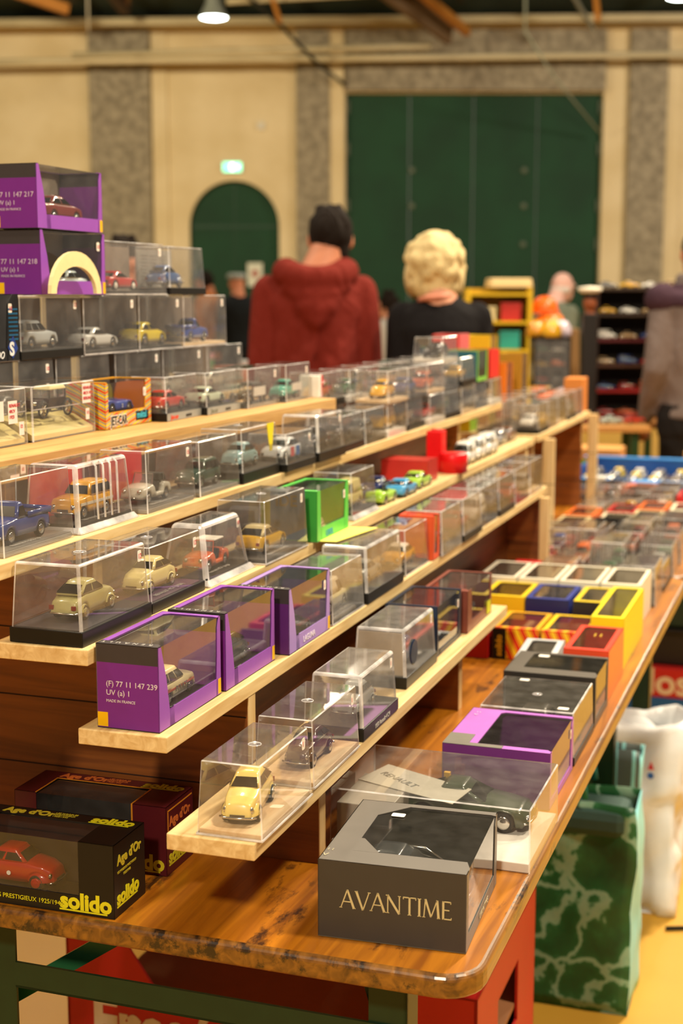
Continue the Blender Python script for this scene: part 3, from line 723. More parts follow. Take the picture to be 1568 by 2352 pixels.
beer_table('folding table mostly hidden to the left of the near one', 1.35, 2.2, True, -1.67, -.99)

# ------------------------------------------------------------ stepped shelf stand
def board(label, u0, u1, v0, v1, z1, th=.018, m=None, name='shelf_board'):
    q = MB(); q.box(-(u1-u0)/2, (u1-u0)/2, -(v1-v0)/2, (v1-v0)/2, -th, 0)
    o = q.build(name, m or PINE, None, bevel=.0012, loc=T((u0+u1)/2, (v0+v1)/2, z1), rotz=-YAW)
    return tag(o, label, 'shelf board', 'boards of the stepped shelf stands')
board('lowest pine shelf board, ending in front over the dark grey carton', -.638, -.538, 1.295, 2.50, .89)
board('second pine shelf board from the bottom, under the row of purple cartons', -.762, -.655, 1.335, 3.48, .98)
board('third pine shelf board from the bottom, under the olive car on its black base', -.862, -.745, 1.33, 3.77, 1.07)
board('fourth pine shelf board from the bottom, under the blue pickup case', -.985, -.842, 1.10, 3.80, 1.16)
q = MB(); q.box(-.10, .055, -.81, .81, -.030, 0)
o = tag(q.build('shelf_board', wood('planed_pine_deep', '#b98a4c', '#d3a866', 'Y', 14, .55), None, bevel=.0015, loc=T(-.992, 1.815, 1.25), rotz=-YAW-.035), 'thick top pine shelf board with broad front edge, under the striped toy car carton', 'shelf board', 'boards of the stepped shelf stands')
board('hidden raised board behind the top row of cases', -1.30, -1.098, 1.0, 2.66, 1.265, .016)
board('upper level board of the far stand, ending beside the dark glass cabinet', -.90, -.745, 3.83, 4.70, 1.07)
def stepped(label, v, th=.022, steps=((-.565, .8718), (-.657, .9618), (-.765, 1.0518), (-.865, 1.1418), (-.988, 1.2178)), ul=-1.55):
    root = ting('end_panel', label, 'shelf panel', 0, v, .7603, 0, 'end panels of the shelf stands')
    q = MB(); uprev = ul
    st = sorted(steps)            # from the far left (tall) to the aisle (low)
    x0 = ul
    for u, z in st: q.box(x0, u, -th/2, th/2, 0, z-.7603, 0); x0 = u
    q.build('panel', BROWN, root)
    for u, z in st:
        q = MB(); q.box(u, u+.0012, -th/2, th/2, z-.7603-.085 if z > .9 else 0, z-.7603); q.build('sawn_edge', PINE_V, root)
    q = MB()
    for z in (.085, .175, .265): q.box(ul, {.085: -.567, .175: -.659, .265: -.767}[z], -th/2-.0006, -th/2, z, z+.0016)
    q.build('board_joint', P('#2b1407', .7), root)
    return root
stepped('brown stained plank end panel behind the maroon carton', 1.575)
stepped('brown stained end panel with pale sawn edge, standing beside the dashboard-topped dark cartons', 2.262)
stepped('brown stained end panel where the second shelf board stops', 3.42, .022, ((-.657, .9618), (-.765, 1.0518), (-.865, 1.1418)))
stepped('brown panel closing the near end of the far stand', 3.85, .022, ((-.765, 1.0518),))
stepped('brown panel at the far end of the far stand, with pale upright', 4.66, .022, ((-.765, 1.0518),))
def riser(label, u, v0, v1, z0, z1):
    q = MB(); q.box(-.008, .008, -(v1-v0)/2, (v1-v0)/2, 0, z1-z0)
    tag(q.build('riser_board', wood('stained_riser', '#54290c', '#7a4416', 'Y', 10, .5, ('#2c1406', 13, .70)), None, loc=T(u, (v0+v1)/2, z0), rotz=-YAW), label, 'shelf panel', 'risers of the stepped shelf stands')
for i, (u, za, zb_) in enumerate(((-.70, .7603, .961), (-.80, .7603, 1.051), (-.90, 1.07, 1.141), (-1.06, 1.16, 1.219))):
    for a, b in (((1.59, 2.249), (2.275, 3.407)) if i < 2 else ((1.59, 2.249), (2.275, 3.3))):
        riser('dark stained riser board under the %s shelf board, %s stretch' % (('second', 'third', 'fourth', 'top')[i], 'near' if a < 2 else 'far'), u if a < 2 or i else -.745, a, b, za, zb_)
def post(label, u, v, z0, z1, s=.03):
    q = MB(); q.box(-s/2, s/2, -s/2, s/2, 0, z1-z0)
    tag(q.build('pine_post', PINE_V, None, bevel=.001, loc=T(u, v, z0), rotz=-YAW), label, 'post', 'pale pine posts of the stands')
post('pale square post under the far end of the third shelf board', -.765, 3.70, .982, 1.0515)
post('pale upright post at the near corner of the far stand', -.735, 3.93, .7603, 1.0515)
post('tall pale upright post at the far corner of the far stand', -.735, 4.70, .7603, 1.06)
post('thin pale post under the end of the second shelf board', -.645, 3.41, .7603, .9615, .022)

# ------------------------------------------------------------ lowest shelf (top at .89)
def cased(clabel, klabel, style, col, u, v, z, face=1, w=.073, L=.155, h=.078, base='black', carw=1.06, cu=0, cv=0, mini=False, crot=0, backing=None, **k):
    ck = {q: k.pop(q) for q in ('roof', 'stripe', 'hubs') if q in k}
    root, bh = case(clabel, u, v, z, w, L, h, base, mini=mini, **k)
    if base in ('plinth', 'grey') or k.get('deck'): bh += .0008
    kar = car(style, klabel, col, u-w/2+cu, v+L/2+cv, z+bh+.0002, face, crot, carw, mini=mini, **ck)
    if backing:
        q = MB(); q.box(-w/2+.005, -w/2+.0065, -L/2+.006, L/2-.006, bh+.0002, h-.004); q.build('card_backing', P(backing, .7), root)
    return root, kar
z = .8903
cased('clear case on a beige wooden plinth at the very end of the lowest shelf', 'butter yellow vintage van facing the front inside the endmost case of the lowest shelf', 'round', '#ecd277', -.532, 1.302, z, -1, .074, .150, .080, 'wood', price='1', crot=.17, cu=-.006, cv=-.008, carw=1.22)
cased('clear case on beige plinth, second along the lowest shelf, with ringed lid mark', 'dark maroon and black old car in the second case of the lowest shelf', 'round', '#3a0d12', -.536, 1.470, z, -1, .074, .165, .080, 'wood', price='1')
cased('ribbed clear case on a black base with white writing, third along the lowest shelf', 'pale grey-blue old saloon in the third case of the lowest shelf', 'round', '#a6acb0', -.538, 1.655, z, -1, .074, .150, .084, 'tall', plate='1950 Renault 4 CV', price='1', rnd=.004, hazy=True)
r, k = cased('frosted clear case with grey card end on a black base, fourth along the lowest shelf', 'blue and orange racing car inside the frosted fourth case of the lowest shelf', 'modern', '#32507e', -.555, 1.905, z, -1, .080, .165, .086, 'tall', price='1', rnd=.004, hazy=True)
q = MB(); q.box(-.034, .034, -.078, -.0765, .018, .080); q.build('card_insert', P('#a89a88', .6), r)
q = MB(); q.lathe([(.001, .0405), (.017, .0405), (.019, .0395), (.019, .0385)], 24, 0, (0, -.04, .045), 'X'); q.build('round_badge', P('#16253c', .25), r)
wbox('black and blue carton with large clear window and pale swirls on the lowest shelf', -.560, 2.095, z, .085, .150, .080, frame='#20283c', end='#27344e', band=None, col_front=.010, col_back=.016, bot=.008, tl=.006, tf=.008, tab=False, price='1', group='window cartons on the lower shelves', inner='#1d2b44')
car('sports', 'dark blue sports car with pale wheels in the black and blue carton', '#273a63', -.603, 2.17, z+.0015, -1)
wbox('rust brown carton with orange-edged window at the far end of the lowest shelf', -.553, 2.262, z, .080, .175, .072, frame='#7b4034', end='#7b4034', band=None, col_front=.030, col_back=.012, bot=.016, tl=.008, tf=.018, tab=False, price=None, group='window cartons on the lower shelves', slant=.002)
car('coupe', 'grey car in the rust brown carton with orange-edged window', '#6c6a6e', -.593, 2.36, z+.0015, -1)
for (lab, vv) in (('bright yellow price tag stuck on the front of the rust brown carton', 2.413),):
    q = MB(); q.box(0, .0006, -.014, .014, 0, .022); tag(q.build('price_tag', P('#c9c81e', .6), None, loc=T(-.5524, vv, z+.004), rotz=-YAW), lab, 'price tag')

# ------------------------------------------------------------ second shelf (top at .98)
z = .9803; wf = P('#dcd0d8', .5)
wbox('purple and yellow carton with police car at the near end of the second shelf', -.668, 1.345, z, .075, .165, .095, txt=[('(F) 77 11 147 239', .0086, -.026, .048, wf), ('UV (a) 1', .0086, -.026, .038, wf), ('MADE IN FRANCE', .0044, -.026, .030, wf)], price=None)
k = car('hatch', 'cream police hatchback with red stripe inside the endmost purple carton', '#ddd0a4', -.706, 1.437, z+.012, 1, stripe=('#b5533a', .0022))
text(k, 'POLICE', .0085, (-.012, -.0192, .0115), 'front', P('#7f6f66', .5), .0001)
text(k, 'POLICE', .0085, (.012, .0192, .0115), 'back', P('#7f6f66', .5), .0001)
q = MB(); q.box(-.034, .034, -.078, .078, 0, .0095); o = tag(q.build('display_plinth', P('#2c2928', .4), None, bevel=.002, loc=T(-.706, 1.4275, z+.0015), rotz=-YAW), 'black display plinth under the cream police hatchback', 'display plinth', 'plinths inside the purple cartons')
text(o, 'R5   Police', .009, (.027, -.04, .0098), 'top', SILVERINK, rot=(0, 0, PI/2))
wbox('purple carton lettered 4 CV POLICE, second along the second shelf', -.666, 1.520, z, .075, .158, .095, price=None)
car('round', 'black vintage police car inside the second purple carton', '#23251f', -.704, 1.60, z+.012, -1)
q = MB(); q.box(-.034, .034, -.074, .074, 0, .0095); o = tag(q.build('display_plinth', P('#2c2928', .4), None, bevel=.002, loc=T(-.704, 1.599, z+.0015), rotz=-YAW), 'black display plinth under the vintage police car', 'display plinth', 'plinths inside the purple cartons')
text(o, '4 CV   POLICE', .009, (.027, -.05, .0098), 'top', SILVERINK, rot=(0, 0, PI/2))
wbox('lilac carton lettered LAGUNA, third along the second shelf', -.656, 1.705, z, .075, .160, .088, frame='#a98ad2', end='#55246a', col_back=.012, side_txt=[('LAGUNA', .0115, -.028, .006, P('#e6dcee', .5))], price='1')
car('modern', 'dark green modern saloon inside the lilac carton', '#2c3a2c', -.694, 1.79, z+.002, 1)
cased('clear lidded case with striped car on the second shelf, just past the lilac carton', 'cream delivery van with dark windows in the case past the lilac carton', 'van', '#cfc7b4', -.657, 1.882, z, 1, .076, .145, .080, 'plinth', plate='RENAULT ESTAFETTE', hazy=True, price=None, ptop=True)
cased('frosted clear case on tall black base, behind the yellow paper on the second shelf', 'pale grey car in the frosted case behind the yellow paper', 'saloon', '#8e9290', -.655, 2.036, z, 1, .080, .190, .088, 'tall', plate='', hazy=True, price='1', rnd=.004)
cased('clear case holding a yellow taxi facing out on the second shelf', 'yellow and white taxi facing the front in its own clear case on the second shelf', 'saloon', '#e0a01a', -.660, 2.262, z, -1, .072, .145, .078, 'plinth', mini=False, price=None, roof='#e6ddd0')
wbox('upright orange-red carton with blue panel between clear cases on the second shelf', -.655, 2.416, z, .065, .04, .080, frame='#e0502c', end='#e35a30', band=None, tab=False, price=None, col_front=.008, col_back=.008, bot=.01, group='window cartons on the lower shelves', slant=.0)
for i, (vv, lab, st, c) in enumerate(((2.462, 'grey smoky', 'coupe', '#5b4648'), (2.62, 'dark edged smoky', 'saloon', '#a33a2a'))):
    cased('%s case standing %s the orange-red carton on the second shelf' % (lab, ('right behind', 'two places behind')[i]), '%s car hardly visible in the %s case' % (('brown', 'red')[i], lab), st, c, -.650, vv, z, 1, .075, .145, .082, ('plinth', 'black')[i], mini=True, hazy=True, deck='#4a4448')
names = ['first', 'second', 'third', 'fourth', 'fifth', 'sixth', 'seventh', 'eighth', 'ninth', 'tenth', 'eleventh', 'twelfth']
cc = ['#d8d4cc', '#33456e', '#b04a3a', '#c9c4ba', '#5d6a78', '#8c3030', '#e0d9c8', '#454a50']
cn = ['white', 'dark blue', 'brick red', 'ivory', 'slate grey', 'maroon', 'cream', 'charcoal']
for i in range(4):
    vv = 2.79+i*.165
    cased('clear case of the second shelf, %s after the dark edged smoky one' % names[i], '%s model car in the %s case of the far run on the second shelf' % (cn[i], names[i]), ('van', 'saloon', 'coupe', 'hatch')[i], cc[i], -.656, vv, z, (-1, 1, -1, 1)[i], .075, .150, .080, ('plinth', 'black', 'plinth', 'wood')[i], mini=True)

# ------------------------------------------------------------ third shelf (top at 1.07)
z = 1.0703
cased('large clear case on a thick black base at the end of the third shelf', 'olive beige round car seen from behind on the thick black base', 'round', '#a69f6a', -.755, 1.337, z, 1, .088, .165, .090, 'tall', price='12', carw=1.14, deck='#3a3438', rnd=.003, plate='', cu=.002)
cased('clear case lettered on its purple-black base, second along the third shelf', 'cream round saloon facing out on the purple-black base', 'round', '#e2d596', -.757, 1.510, z, -1, .082, .150, .080, 'black', price='12', deck='#57384f', plate='RENAULT 4CV (1950)', carw=1.1)
r, bh = case('clear sloping cover with moulded foot, third along the third shelf', -.760, 1.680, z, .070, .145, .080, 'tray', taper=.012, rnd=.006, price='10', plate='Renault 4CV plage')
buggy('orange open beach car with white canopy and black seats under the sloping cover', -.795, 1.752, z+.0103, '#cf5a24', '#e8e2d4', -1, '#1a1716')
r, bh = case('tall clear case with blue card back, fourth along the third shelf', -.744, 1.845, z, .080, .170, .090, 'plinth', price='1', plate='RENAULT FLUENCE', deck='#3f3b38')
q = MB(); q.box(-.036, -.020, .0815, .083, .008, .086); q.box(-.020, .036, .0815, .083, .008, .086, 1); q.build('card_insert', [P('#7e7a28', .5), P('#1c4660', .5)], r)
text(r, 'IDE', .024, (-.012, .0810, .060), 'front', P('#4f452c', .5), .0006)
car('modern', 'mustard gold coupe with pale roof seen from behind in the tall clear case', '#c49a1a', -.784, 1.925, z+.0072, 1, 0, 1.12, roof='#b9a878')
wbox('bright green window carton with blue lettering on the third shelf', -.738, 2.040, z, .075, .150, .080, frame='#55c24e', end='#3d9a3c', band=None, col_front=.018, col_back=.016, bot=.020, tab=False, price='1', slant=.002, inner='#6f655a', side_txt=[('LEIKEL', .012, -.035, .005, P('#2f8fc0', .5))], group='window cartons on the lower shelves')
car('round', 'off-white small round car inside the bright green carton', '#d8cdb2', -.776, 2.098, z+.0015, 1)
q = MB(); q.prism([(0, 0), (.15, -.02), (.135, .075), (-.01, .08)], (0, 0, 0), (0, 1, 0), (-1, 0, 0), (0, 0, 1), .0012)
tag(q.build('paper_note', P('#f2e870', .6), None, loc=T(-.712, 2.055, z+.0002), rotz=-YAW), 'blank yellow paper lying over the shelf edge below the green carton', 'paper')
q = MB(); q.box(-.012, .012, 0, .22, 0, .0003)
cased('clear case with moulded tray foot holding a cream van, past the green carton', 'cream and dark blue old van facing out past the green carton', 'van', '#dcd08a', -.757, 2.268, z, -1, .075, .135, .080, 'tray', price=None, deck='#2a2a33')
for (lab, st, c, du, vv, fc) in (('lime green loose sports car on the bare shelf board', 'sports', '#9ac83a', -.775, 2.49, 1), ('dark blue loose coupe behind the lime green car', 'coupe', '#26366e', -.825, 2.50, 1),
        ('sky blue small loose car beside the lime green one', 'coupe', '#4a9ad0', -.768, 2.60, 1), ('navy blue loose car nearest the dark red carton', 'coupe', '#1e2a5c', -.822, 2.62, 1),
        ('second lime green loose car parked further along the board', 'coupe', '#a6cc4c', -.772, 2.72, 1)):
    car(st, lab, col=c, u=du, v=vv, z=z, face=fc, mini=True, group='loose model cars on the third shelf')
wbox('dark red lidded carton with a white end on the third shelf', -.765, 2.775, z, .10, .075, .045, frame='#a8201c', end='#c0302c', band=None, tab=False, price=None, group='window cartons on the lower shelves', side_open=False, tl=.045, tf=.035, tb=.035)
r = ting('toy_tower', 'bright red toy with a tall block and a low drum, on the third shelf', 'toy', -.79, 2.98, z)
q = MB(); q.box(-.030, .004, -.022, .020, 0, .088); q.build('tall_block', P('#d80f18', .35), r, bevel=.002)
q = MB(); q.lathe([(.001, .0), (.030, .0), (.031, .038), (.028, .042), (.001, .042)], 24, 0, (.028, -.012, 0)); q.build('drum', P('#d80f18', .35), r, True)
q = MB(); q.lathe([(.001, .088), (.010, .088), (.012, .091), (.001, .092)], 16, 0, (-.013, 0, 0)); q.build('cap', P('#e8554a', .35), r, True)
for i in range(3):
    car('van', 'white minibus with blue trim, %s of the loose minibuses behind the red toy' % ('first', 'second', 'third')[i], '#e4e6e4', -.778+.0*i, 3.13+i*.105, z, -1, mini=True, scale=1.1, group='loose model cars on the third shelf')
for i in range(3):
    car(('coupe', 'hatch', 'saloon')[i], '%s loose model car towards the far end of the third shelf' % ('tan', 'grey', 'brown')[i], ('#b59a72', '#77767a', '#6d4a30')[i], -.80, 3.45+i*.11, z, -1, mini=True, group='loose model cars on the third shelf')

# ------------------------------------------------------------ fourth shelf (top at 1.16)
z = 1.1603
cased('clear case at the left end of the fourth shelf over a blue pickup', 'royal blue pickup truck in the leftmost case of the fourth shelf', 'pickup', '#24397e', -.855, 1.348, z, -1, .080, .155, .086, 'grey', price=None, carw=1.22, deck='#77726a', ptop=True, plate='Renault 4 pick-up')
r, bh = case('ribbed blister case with red card back, second along the fourth shelf', -.858, 1.520, z, .078, .145, .084, 'tray', price=None, ribs=True, rnd=.005, deck='#35322f', plate='RENAULT 4 PARISIENNE', taper=.006)
q = MB(); q.box(-.034, -.032, -.066, .066, .010, .078); q.build('card_insert', P('#c2202a', .5), r)
car('wagon4', 'yellow estate car with white side stripe and dark windows in the ribbed blister case', '#dda21a', -.893, 1.592, z+.0115, -1, 0, 1.14, stripe=('#cfc8ba', .0030))
r, bh = case('clear case third along the fourth shelf, over an open grey car', -.850, 1.690, z, .076, .152, .084, 'grey', price='15', deck='#5b5752', plate='RENAULT 4 PLEIN AIR')
buggy('putty grey open-sided car with black seats in the third case of the fourth shelf', -.890, 1.765, z+.0072, '#b3aea0', '#26241f', -1)
q = MB(); q.box(-.036, -.034, -.07, .05, .01, .075); q.build('card_insert', P('#b8242c', .5), r)
cased('clear case fourth along the fourth shelf, over a dark green car', 'bottle green small estate car in the fourth case of the fourth shelf', 'wagon4', '#1e4034', -.850, 1.858, z, -1, .074, .145, .080, 'grey', price=None, deck='#6e6b66', plate='Renault 4')
r, k = cased('tall clear case with a yellow paper tag, over a light blue car', 'light blue round saloon beside the yellow paper tag', 'round', '#8fb2b8', -.848, 2.010, z, -1, .076, .150, .084, 'tall', price='1', deck='#3c3836')
q = MB(); q.prism([(.012, 0), (.022, .0), (.030, .045), (0, .045)], (.036, .030, .040), (0, 1, 0), (0, 0, 1), (-1, 0, 0), .0006); q.build('paper_tag', P('#e2cf1c', .6), r)
r, k = cased('clear case on black base over a racing car in white, red and blue', 'white rally car with red and blue bands on its doors', 'modern', '#d7dade', -.838, 2.172, z, -1, .074, .135, .062, 'black', price='1')
for c_, x0 in (('#1f5ea8', -.030), ('#c02c2c', -.006)):
    q = MB(); q.box(x0, x0+.014, -.0206, -.0198, .006, .021); q.box(x0, x0+.014, .0198, .0206, .006, .021); q.build('racing_band', P(c_, .4), k)
cased('rounded clear case over a dark car, last before the piled cases', 'dark navy old saloon with glinting roof in the rounded clear case', 'round', '#20242f', -.835, 2.318, z, -1, .074, .140, .082, 'tall', price='1', rnd=.004)

# ------------------------------------------------------------ top board (1.25)
z = 1.2503
def antique_case(lab, u, v, clab, face, L, notes):
    r, bh = case(lab, u, v, z, .068, L, .076, 'none', price=None, rnd=.002, taper=.001)
    q = MB(); rs = []
    prof_ = [(-.032, .003), (-.020, .030), (.010, .032), (.031, .004)]
    q.prism([(-.031, 0), (.031, 0), (.031, .006), (.0, .024), (-.031, .030)], (0, -L/2+.004, .0021), (1, 0, 0), (0, 0, 1), (0, 1, 0), L-.008)
    q.build('cream_insert', P('#dccb86', .6), r)
    q = MB(); q.box(.0318, .0323, -L/2+.002, L/2-.002, .043, .0445); q.build('seam', RIM, r)
    for y, zz, w, h, t in notes:
        m = MB(); m.box(.0345, .0349, y-w/2, y+w/2, zz-h/2, zz+h/2); o = m.build('price_note', P('#e9d9d4', .6), r)
        for k, s in enumerate(t.split('|')): text(r, s, .0062, (.0352, y-w/2+.002, zz+h/2-.008-.0075*k), 'right', PINKINK)
    return r
antique_case('yellow-based clear case with paper price notes at the left end of the top board', -1.022, 1.515, '', 1, .165, [(.045, .045, .022, .030, 'RENAULT|40CV|1923'), (.066, .022, .012, .018, '12'), (.012, .048, .022, .026, '...ET|..RE')])
antique('black vintage tourer with cream hood in the leftmost case of the top board', -1.054, 1.59, z+.030, -1)
antique_case('yellow-based clear case with a hand written note, second on the top board', -1.020, 1.690, '', 1, .175, [(.060, .058, .024, .028, 'RENAULT|40CV 1923|BERLINE'), (.062, .028, .010, .016, '12')])
antique('dark maroon vintage limousine with cream hood, second on the top board', -1.052, 1.775, z+.029, -1, 1.0)
SP = stripes('rainbow_ray_print', ['#e6d21c', '#e0559a', '#2e9ad0', '#5bb848', '#e88a1e', '#e6d21c', '#d83a3a'], 26, 1.1)
r = wbox('rainbow striped toy car carton lettered JET-CAR METAL on the top board', -1.012, 1.880, z, .065, .150, .070, frame='#e2a01c', end='#d8701c', band=None, tab=False, price='1', col_front=.010, col_back=.020, bot=.024, slant=.002, inner='#8a8420', back='#8c8a1c', group='window cartons on the top board')
q = MB(); q.box(.0325, .0328, -.074, .074, .002, .0235); q.box(.0325, .0328, .056, .0745, .0235, .068); q.box(.0325, .0328, -.0745, -.066, .0235, .068); q.box(-.032, .032, -.0753, -.075, .002, .068); q.build('ray_print', SP, r)
text(r, 'JET-CAR', .0185, (.0334, -.060, .006), 'right', WHITE, .0019, .76); text(r, 'JET-CAR', .0185, (.0337, -.060, .006), 'right', BLACK, .0005, .76)
q = MB(); q.box(.0329, .0331, .022, .064, .007, .021); q.build('name_panel', P('#19181c', .4), r); text(r, 'métal', .0145, (.0334, .025, .0105), 'right', P('#45b8d8', .4), .0004)
k = car('sports', 'blue open racing car with number plate in the rainbow striped carton', '#2b4fae', -1.044, 1.955, z+.018, 1, 0, 1.05)
text(k, '2', .008, (.0, -.0193, .010), 'front', P('#d8d8d8', .5), .0002)
def strip(r, s, c1, w, L, dark='#26221f'):
    q = MB(); q.box(w/2, w/2+.0006, -L/2, L/2, .0005, .0125); q.build('name_strip', P('#9da09e', .35, .3), r)
    text(r, s.split()[0], .0105, (w/2+.0009, -L*.40, .0028), 'right', P(c1, .4), .0003); text(r, s.split()[1], .009, (w/2+.0009, L*.04, .0032), 'right', P(dark, .4), .0002)
r, k = cased('clear case with grey name strip over a red car on the top board', 'tomato red boxy saloon in the case with a grey name strip', 'saloon', '#c4291c', -.990, 2.040, z, 1, .068, .125, .070, 'black', price=None, carw=.98)
strip(r, 'Jet-car norev', '#d8452c', .071, .128)
r, k = cased('clear case with faded name strip over a pale green-white car on the top board', 'pale mint white fastback in the case with a faded name strip', 'coupe', '#cfdcc4', -.980, 2.172, z, 1, .068, .135, .070, 'black', price=None, carw=1.0)
strip(r, 'Jet-car norev', '#7a7d6e', .071, .138)
r, bh = case('clear case with white label plate over a brown vintage car on the top board', -.966, 2.318, z, .066, .150, .070, 'none', price='1', taper=.002)
antique('brown and black vintage car with red wheels behind a white label plate', -.999, 2.393, z+.0025, -1, .92, '#6d5a45', '#4a4038', fcol='#3a1414')
q = MB(); q.box(.0305, .031, -.045, .010, .020, .036); q.build('label_plate', WHITE, r)
r, bh = case('clear case with white label plate over a turquoise old car, last on the top board', -.955, 2.475, z, .066, .130, .070, 'none', price='1', taper=.002)
car('round', 'turquoise and black old car, last on the top board', '#4fae9a', -.988, 2.542, z+.0025, -1, 0, 1.0)
q = MB(); q.box(.0305, .031, -.030, .022, .020, .034); q.build('label_plate', WHITE, r)
r = ting('upright_box', 'small upright white and red carton beside the last case of the top board', 'carton', -.965, 2.635, z-.0)
q = MB(); q.box(-.020, .020, -.012, .012, 0, .042); q.box(.0195, .0203, .002, .012, 0, .042, 1); q.build('carton', [WHITE, P('#cc2c2c', .5)], r, bevel=.001)

# ------------------------------------------------------------ two tiers of cases behind the top board
z = 1.2653
A = [(1.545, 'saloon', '#7a6a62', 'brown-grey'), (1.72, 'coupe', '#8b8f90', 'silver'), (1.895, 'saloon', '#6d2f2c', 'dark red'), (2.083, 'hatch', '#5f6a78', 'blue-grey'), (2.258, 'saloon', '#b8b2a0', 'ivory'), (2.445, 'coupe', '#c9c0a6', 'cream')]
for i, (vv, st, c, n_) in enumerate(A):
    cased('clear case in the lower hidden tier behind the top board, over a %s car' % n_, '%s car peeping out of the lower tier behind the top board' % n_, st, c, -1.100, vv, z, 1, .075, .170, .0895, 'plinth', mini=False, price=['10', '10', None, '1', '1', '1'][i], deck='#4a4542', taper=.002, backing='#76695f')
z = 1.3553
B = [('silver sporty hatchback with big wheels', 'hatch', '#b9c2c8', 1.797, .178, 'black', '12', 'silver'), ('white coupe with grey wheels', 'coupe', '#d9dcdc', 1.982, .182, 'plinth', '1', 'white'),
     ('bright yellow rounded hatchback', 'modern', '#e6cf14', 2.170, .168, 'plinth', '1', 'yellow'), ('blue pickup on a wooden plinth', 'pickup', '#2c49a8', 2.344, .190, 'wood', '1', 'blue')]
for i, (lab, st, c, vv, L, b_, pr_, cn_) in enumerate(B):
    cased('upper tier clear case over the %s' % lab, '%s in the upper tier above the top board' % lab, st, c, -1.100, vv, z, 1, .075, L, .0925, b_, price=pr_, carw=1.14, taper=.001, deck='#3b3937' if b_ != 'wood' else None, backing='#75675c')
r = wbox('black and blue carton with round-cornered window and S emblem, left of the silver hatchback', -1.100, 1.615, z, .075, .178, .0945, frame='#15181e', end='#0e1016', band=None, tab=False, price='10', col_front=.01, col_back=.030, bot=.018, slant=.002, group='window cartons on the top board', inner='#6d5c52')
q = MB(); q.prism([(0, .016), (.012, 0), (.026, .014), (.014, .032)], (.0377, .058, .004), (0, 1, 0), (0, 0, 1), (1, 0, 0), .0004); q.build('emblem', P('#1e3c8c', .4), r)
text(r, 'S', .026, (.0384, .062, .009), 'right', P('#dfe2e6', .4), .0010); text(r, 'SOLIDO', .014, (.0384, .002, .005), 'right', P('#dfe2e6', .4), .0003, .9, shear=.3)
q = MB()
for i in range(8): q.box(.0377, .0380, .062, .086, .030+i*.006, .0325+i*.006)
q.build('blue_line_print', P('#145a86', .4), r)
z = 1.4483; wf2 = P('#c8b4cc', .5)
wbox('lower of the two stacked purple cartons at the top left, with a cream arch inside', -1.095, 1.850, z, .075, .195, .0945, txt=[('77 11 147 218', .0105, -.029, .045, wf2), ('UV (a) 1', .009, -.029, .034, wf2), ('MADE IN FRANCE', .005, -.029, .026, wf2)], price='10')
r = ting('card_arch', 'cream card arch standing inside the lower stacked purple carton', 'card insert', -1.070, 1.905, z+.002)
q = MB(); n_ = 16
for i in range(n_):
    a0, a1 = PI*i/n_, PI*(i+1)/n_
    q.prism([(.075*math.cos(a0), .062*math.sin(a0)), (.075*math.cos(a1), .062*math.sin(a1)), (.060*math.cos(a1), .040*math.sin(a1)), (.060*math.cos(a0), .040*math.sin(a0))], (-.003, 0, 0), (0, 1, 0), (0, 0, 1), (1, 0, 0), .006)
q.build('arch', P('#e8d9a4', .6), r)
car('saloon', 'pale blue saloon parked behind the cream card arch', '#b8c8cc', -1.115, 1.945, z+.0015, -1)
wbox('upper of the two stacked purple cartons at the top left, over a brown-red saloon', -1.095, 1.845, z+.0955, .075, .195, .0925, txt=[('77 11 147 217', .0105, -.029, .045, wf2), ('UV (a) 1', .009, -.029, .034, wf2), ('MADE IN FRANCE', .005, -.029, .026, wf2)], price=None)
car('saloon', 'brown-red saloon with chrome hubcaps in the uppermost purple carton', '#7c2a20', -1.122, 1.935, z+.0955+.0105, 1, 0, 1.22)
q = MB(); q.box(-.032, .032, -.085, .085, 0, .0085); o = tag(q.build('display_plinth', P('#2c2928', .4), None, bevel=.002, loc=T(-1.133, 1.9425, z+.0955+.0015), rotz=-YAW), 'black display plinth under the brown-red saloon', 'display plinth', 'plinths inside the purple cartons')
text(o, 'RENAULT    1964', .009, (.026, -.05, .0088), 'top', SILVERINK, rot=(0, 0, PI/2))
cased('clear case holding a red coupe right of the stacked purple cartons', 'scarlet coupe with white wheels right of the stacked purple cartons', 'coupe', '#c01e1a', -1.100, 2.052, z, 1, .075, .225, .086, 'plinth', price='1', deck='#5a5450', plate='RENAULT 15 TL', cv=-.01, hubs=WHITE, backing='#857a70')
r, k = cased('case with printed grey card back, right end of the highest tier', 'small blue and white vehicle in front of the printed card', 'round', '#3a64a6', -1.100, 2.290, z, 1, .072, .148, .084, 'black', price=None, cv=-.022, hazy=False)
q = MB(); q.box(-.032, -.030, -.070, .070, .014, .080); q.build('card_insert', P('#9c9a94', .6), r)
q = MB()
for i in range(8):
    for k in range(3): q.box(-.0299, -.0297, -.055+k*.036+.004*(i % 2), -.055+k*.036+.028, .068-i*.006, .0695-i*.006)
q.build('printed_lines', P('#6f6c66', .6), r)

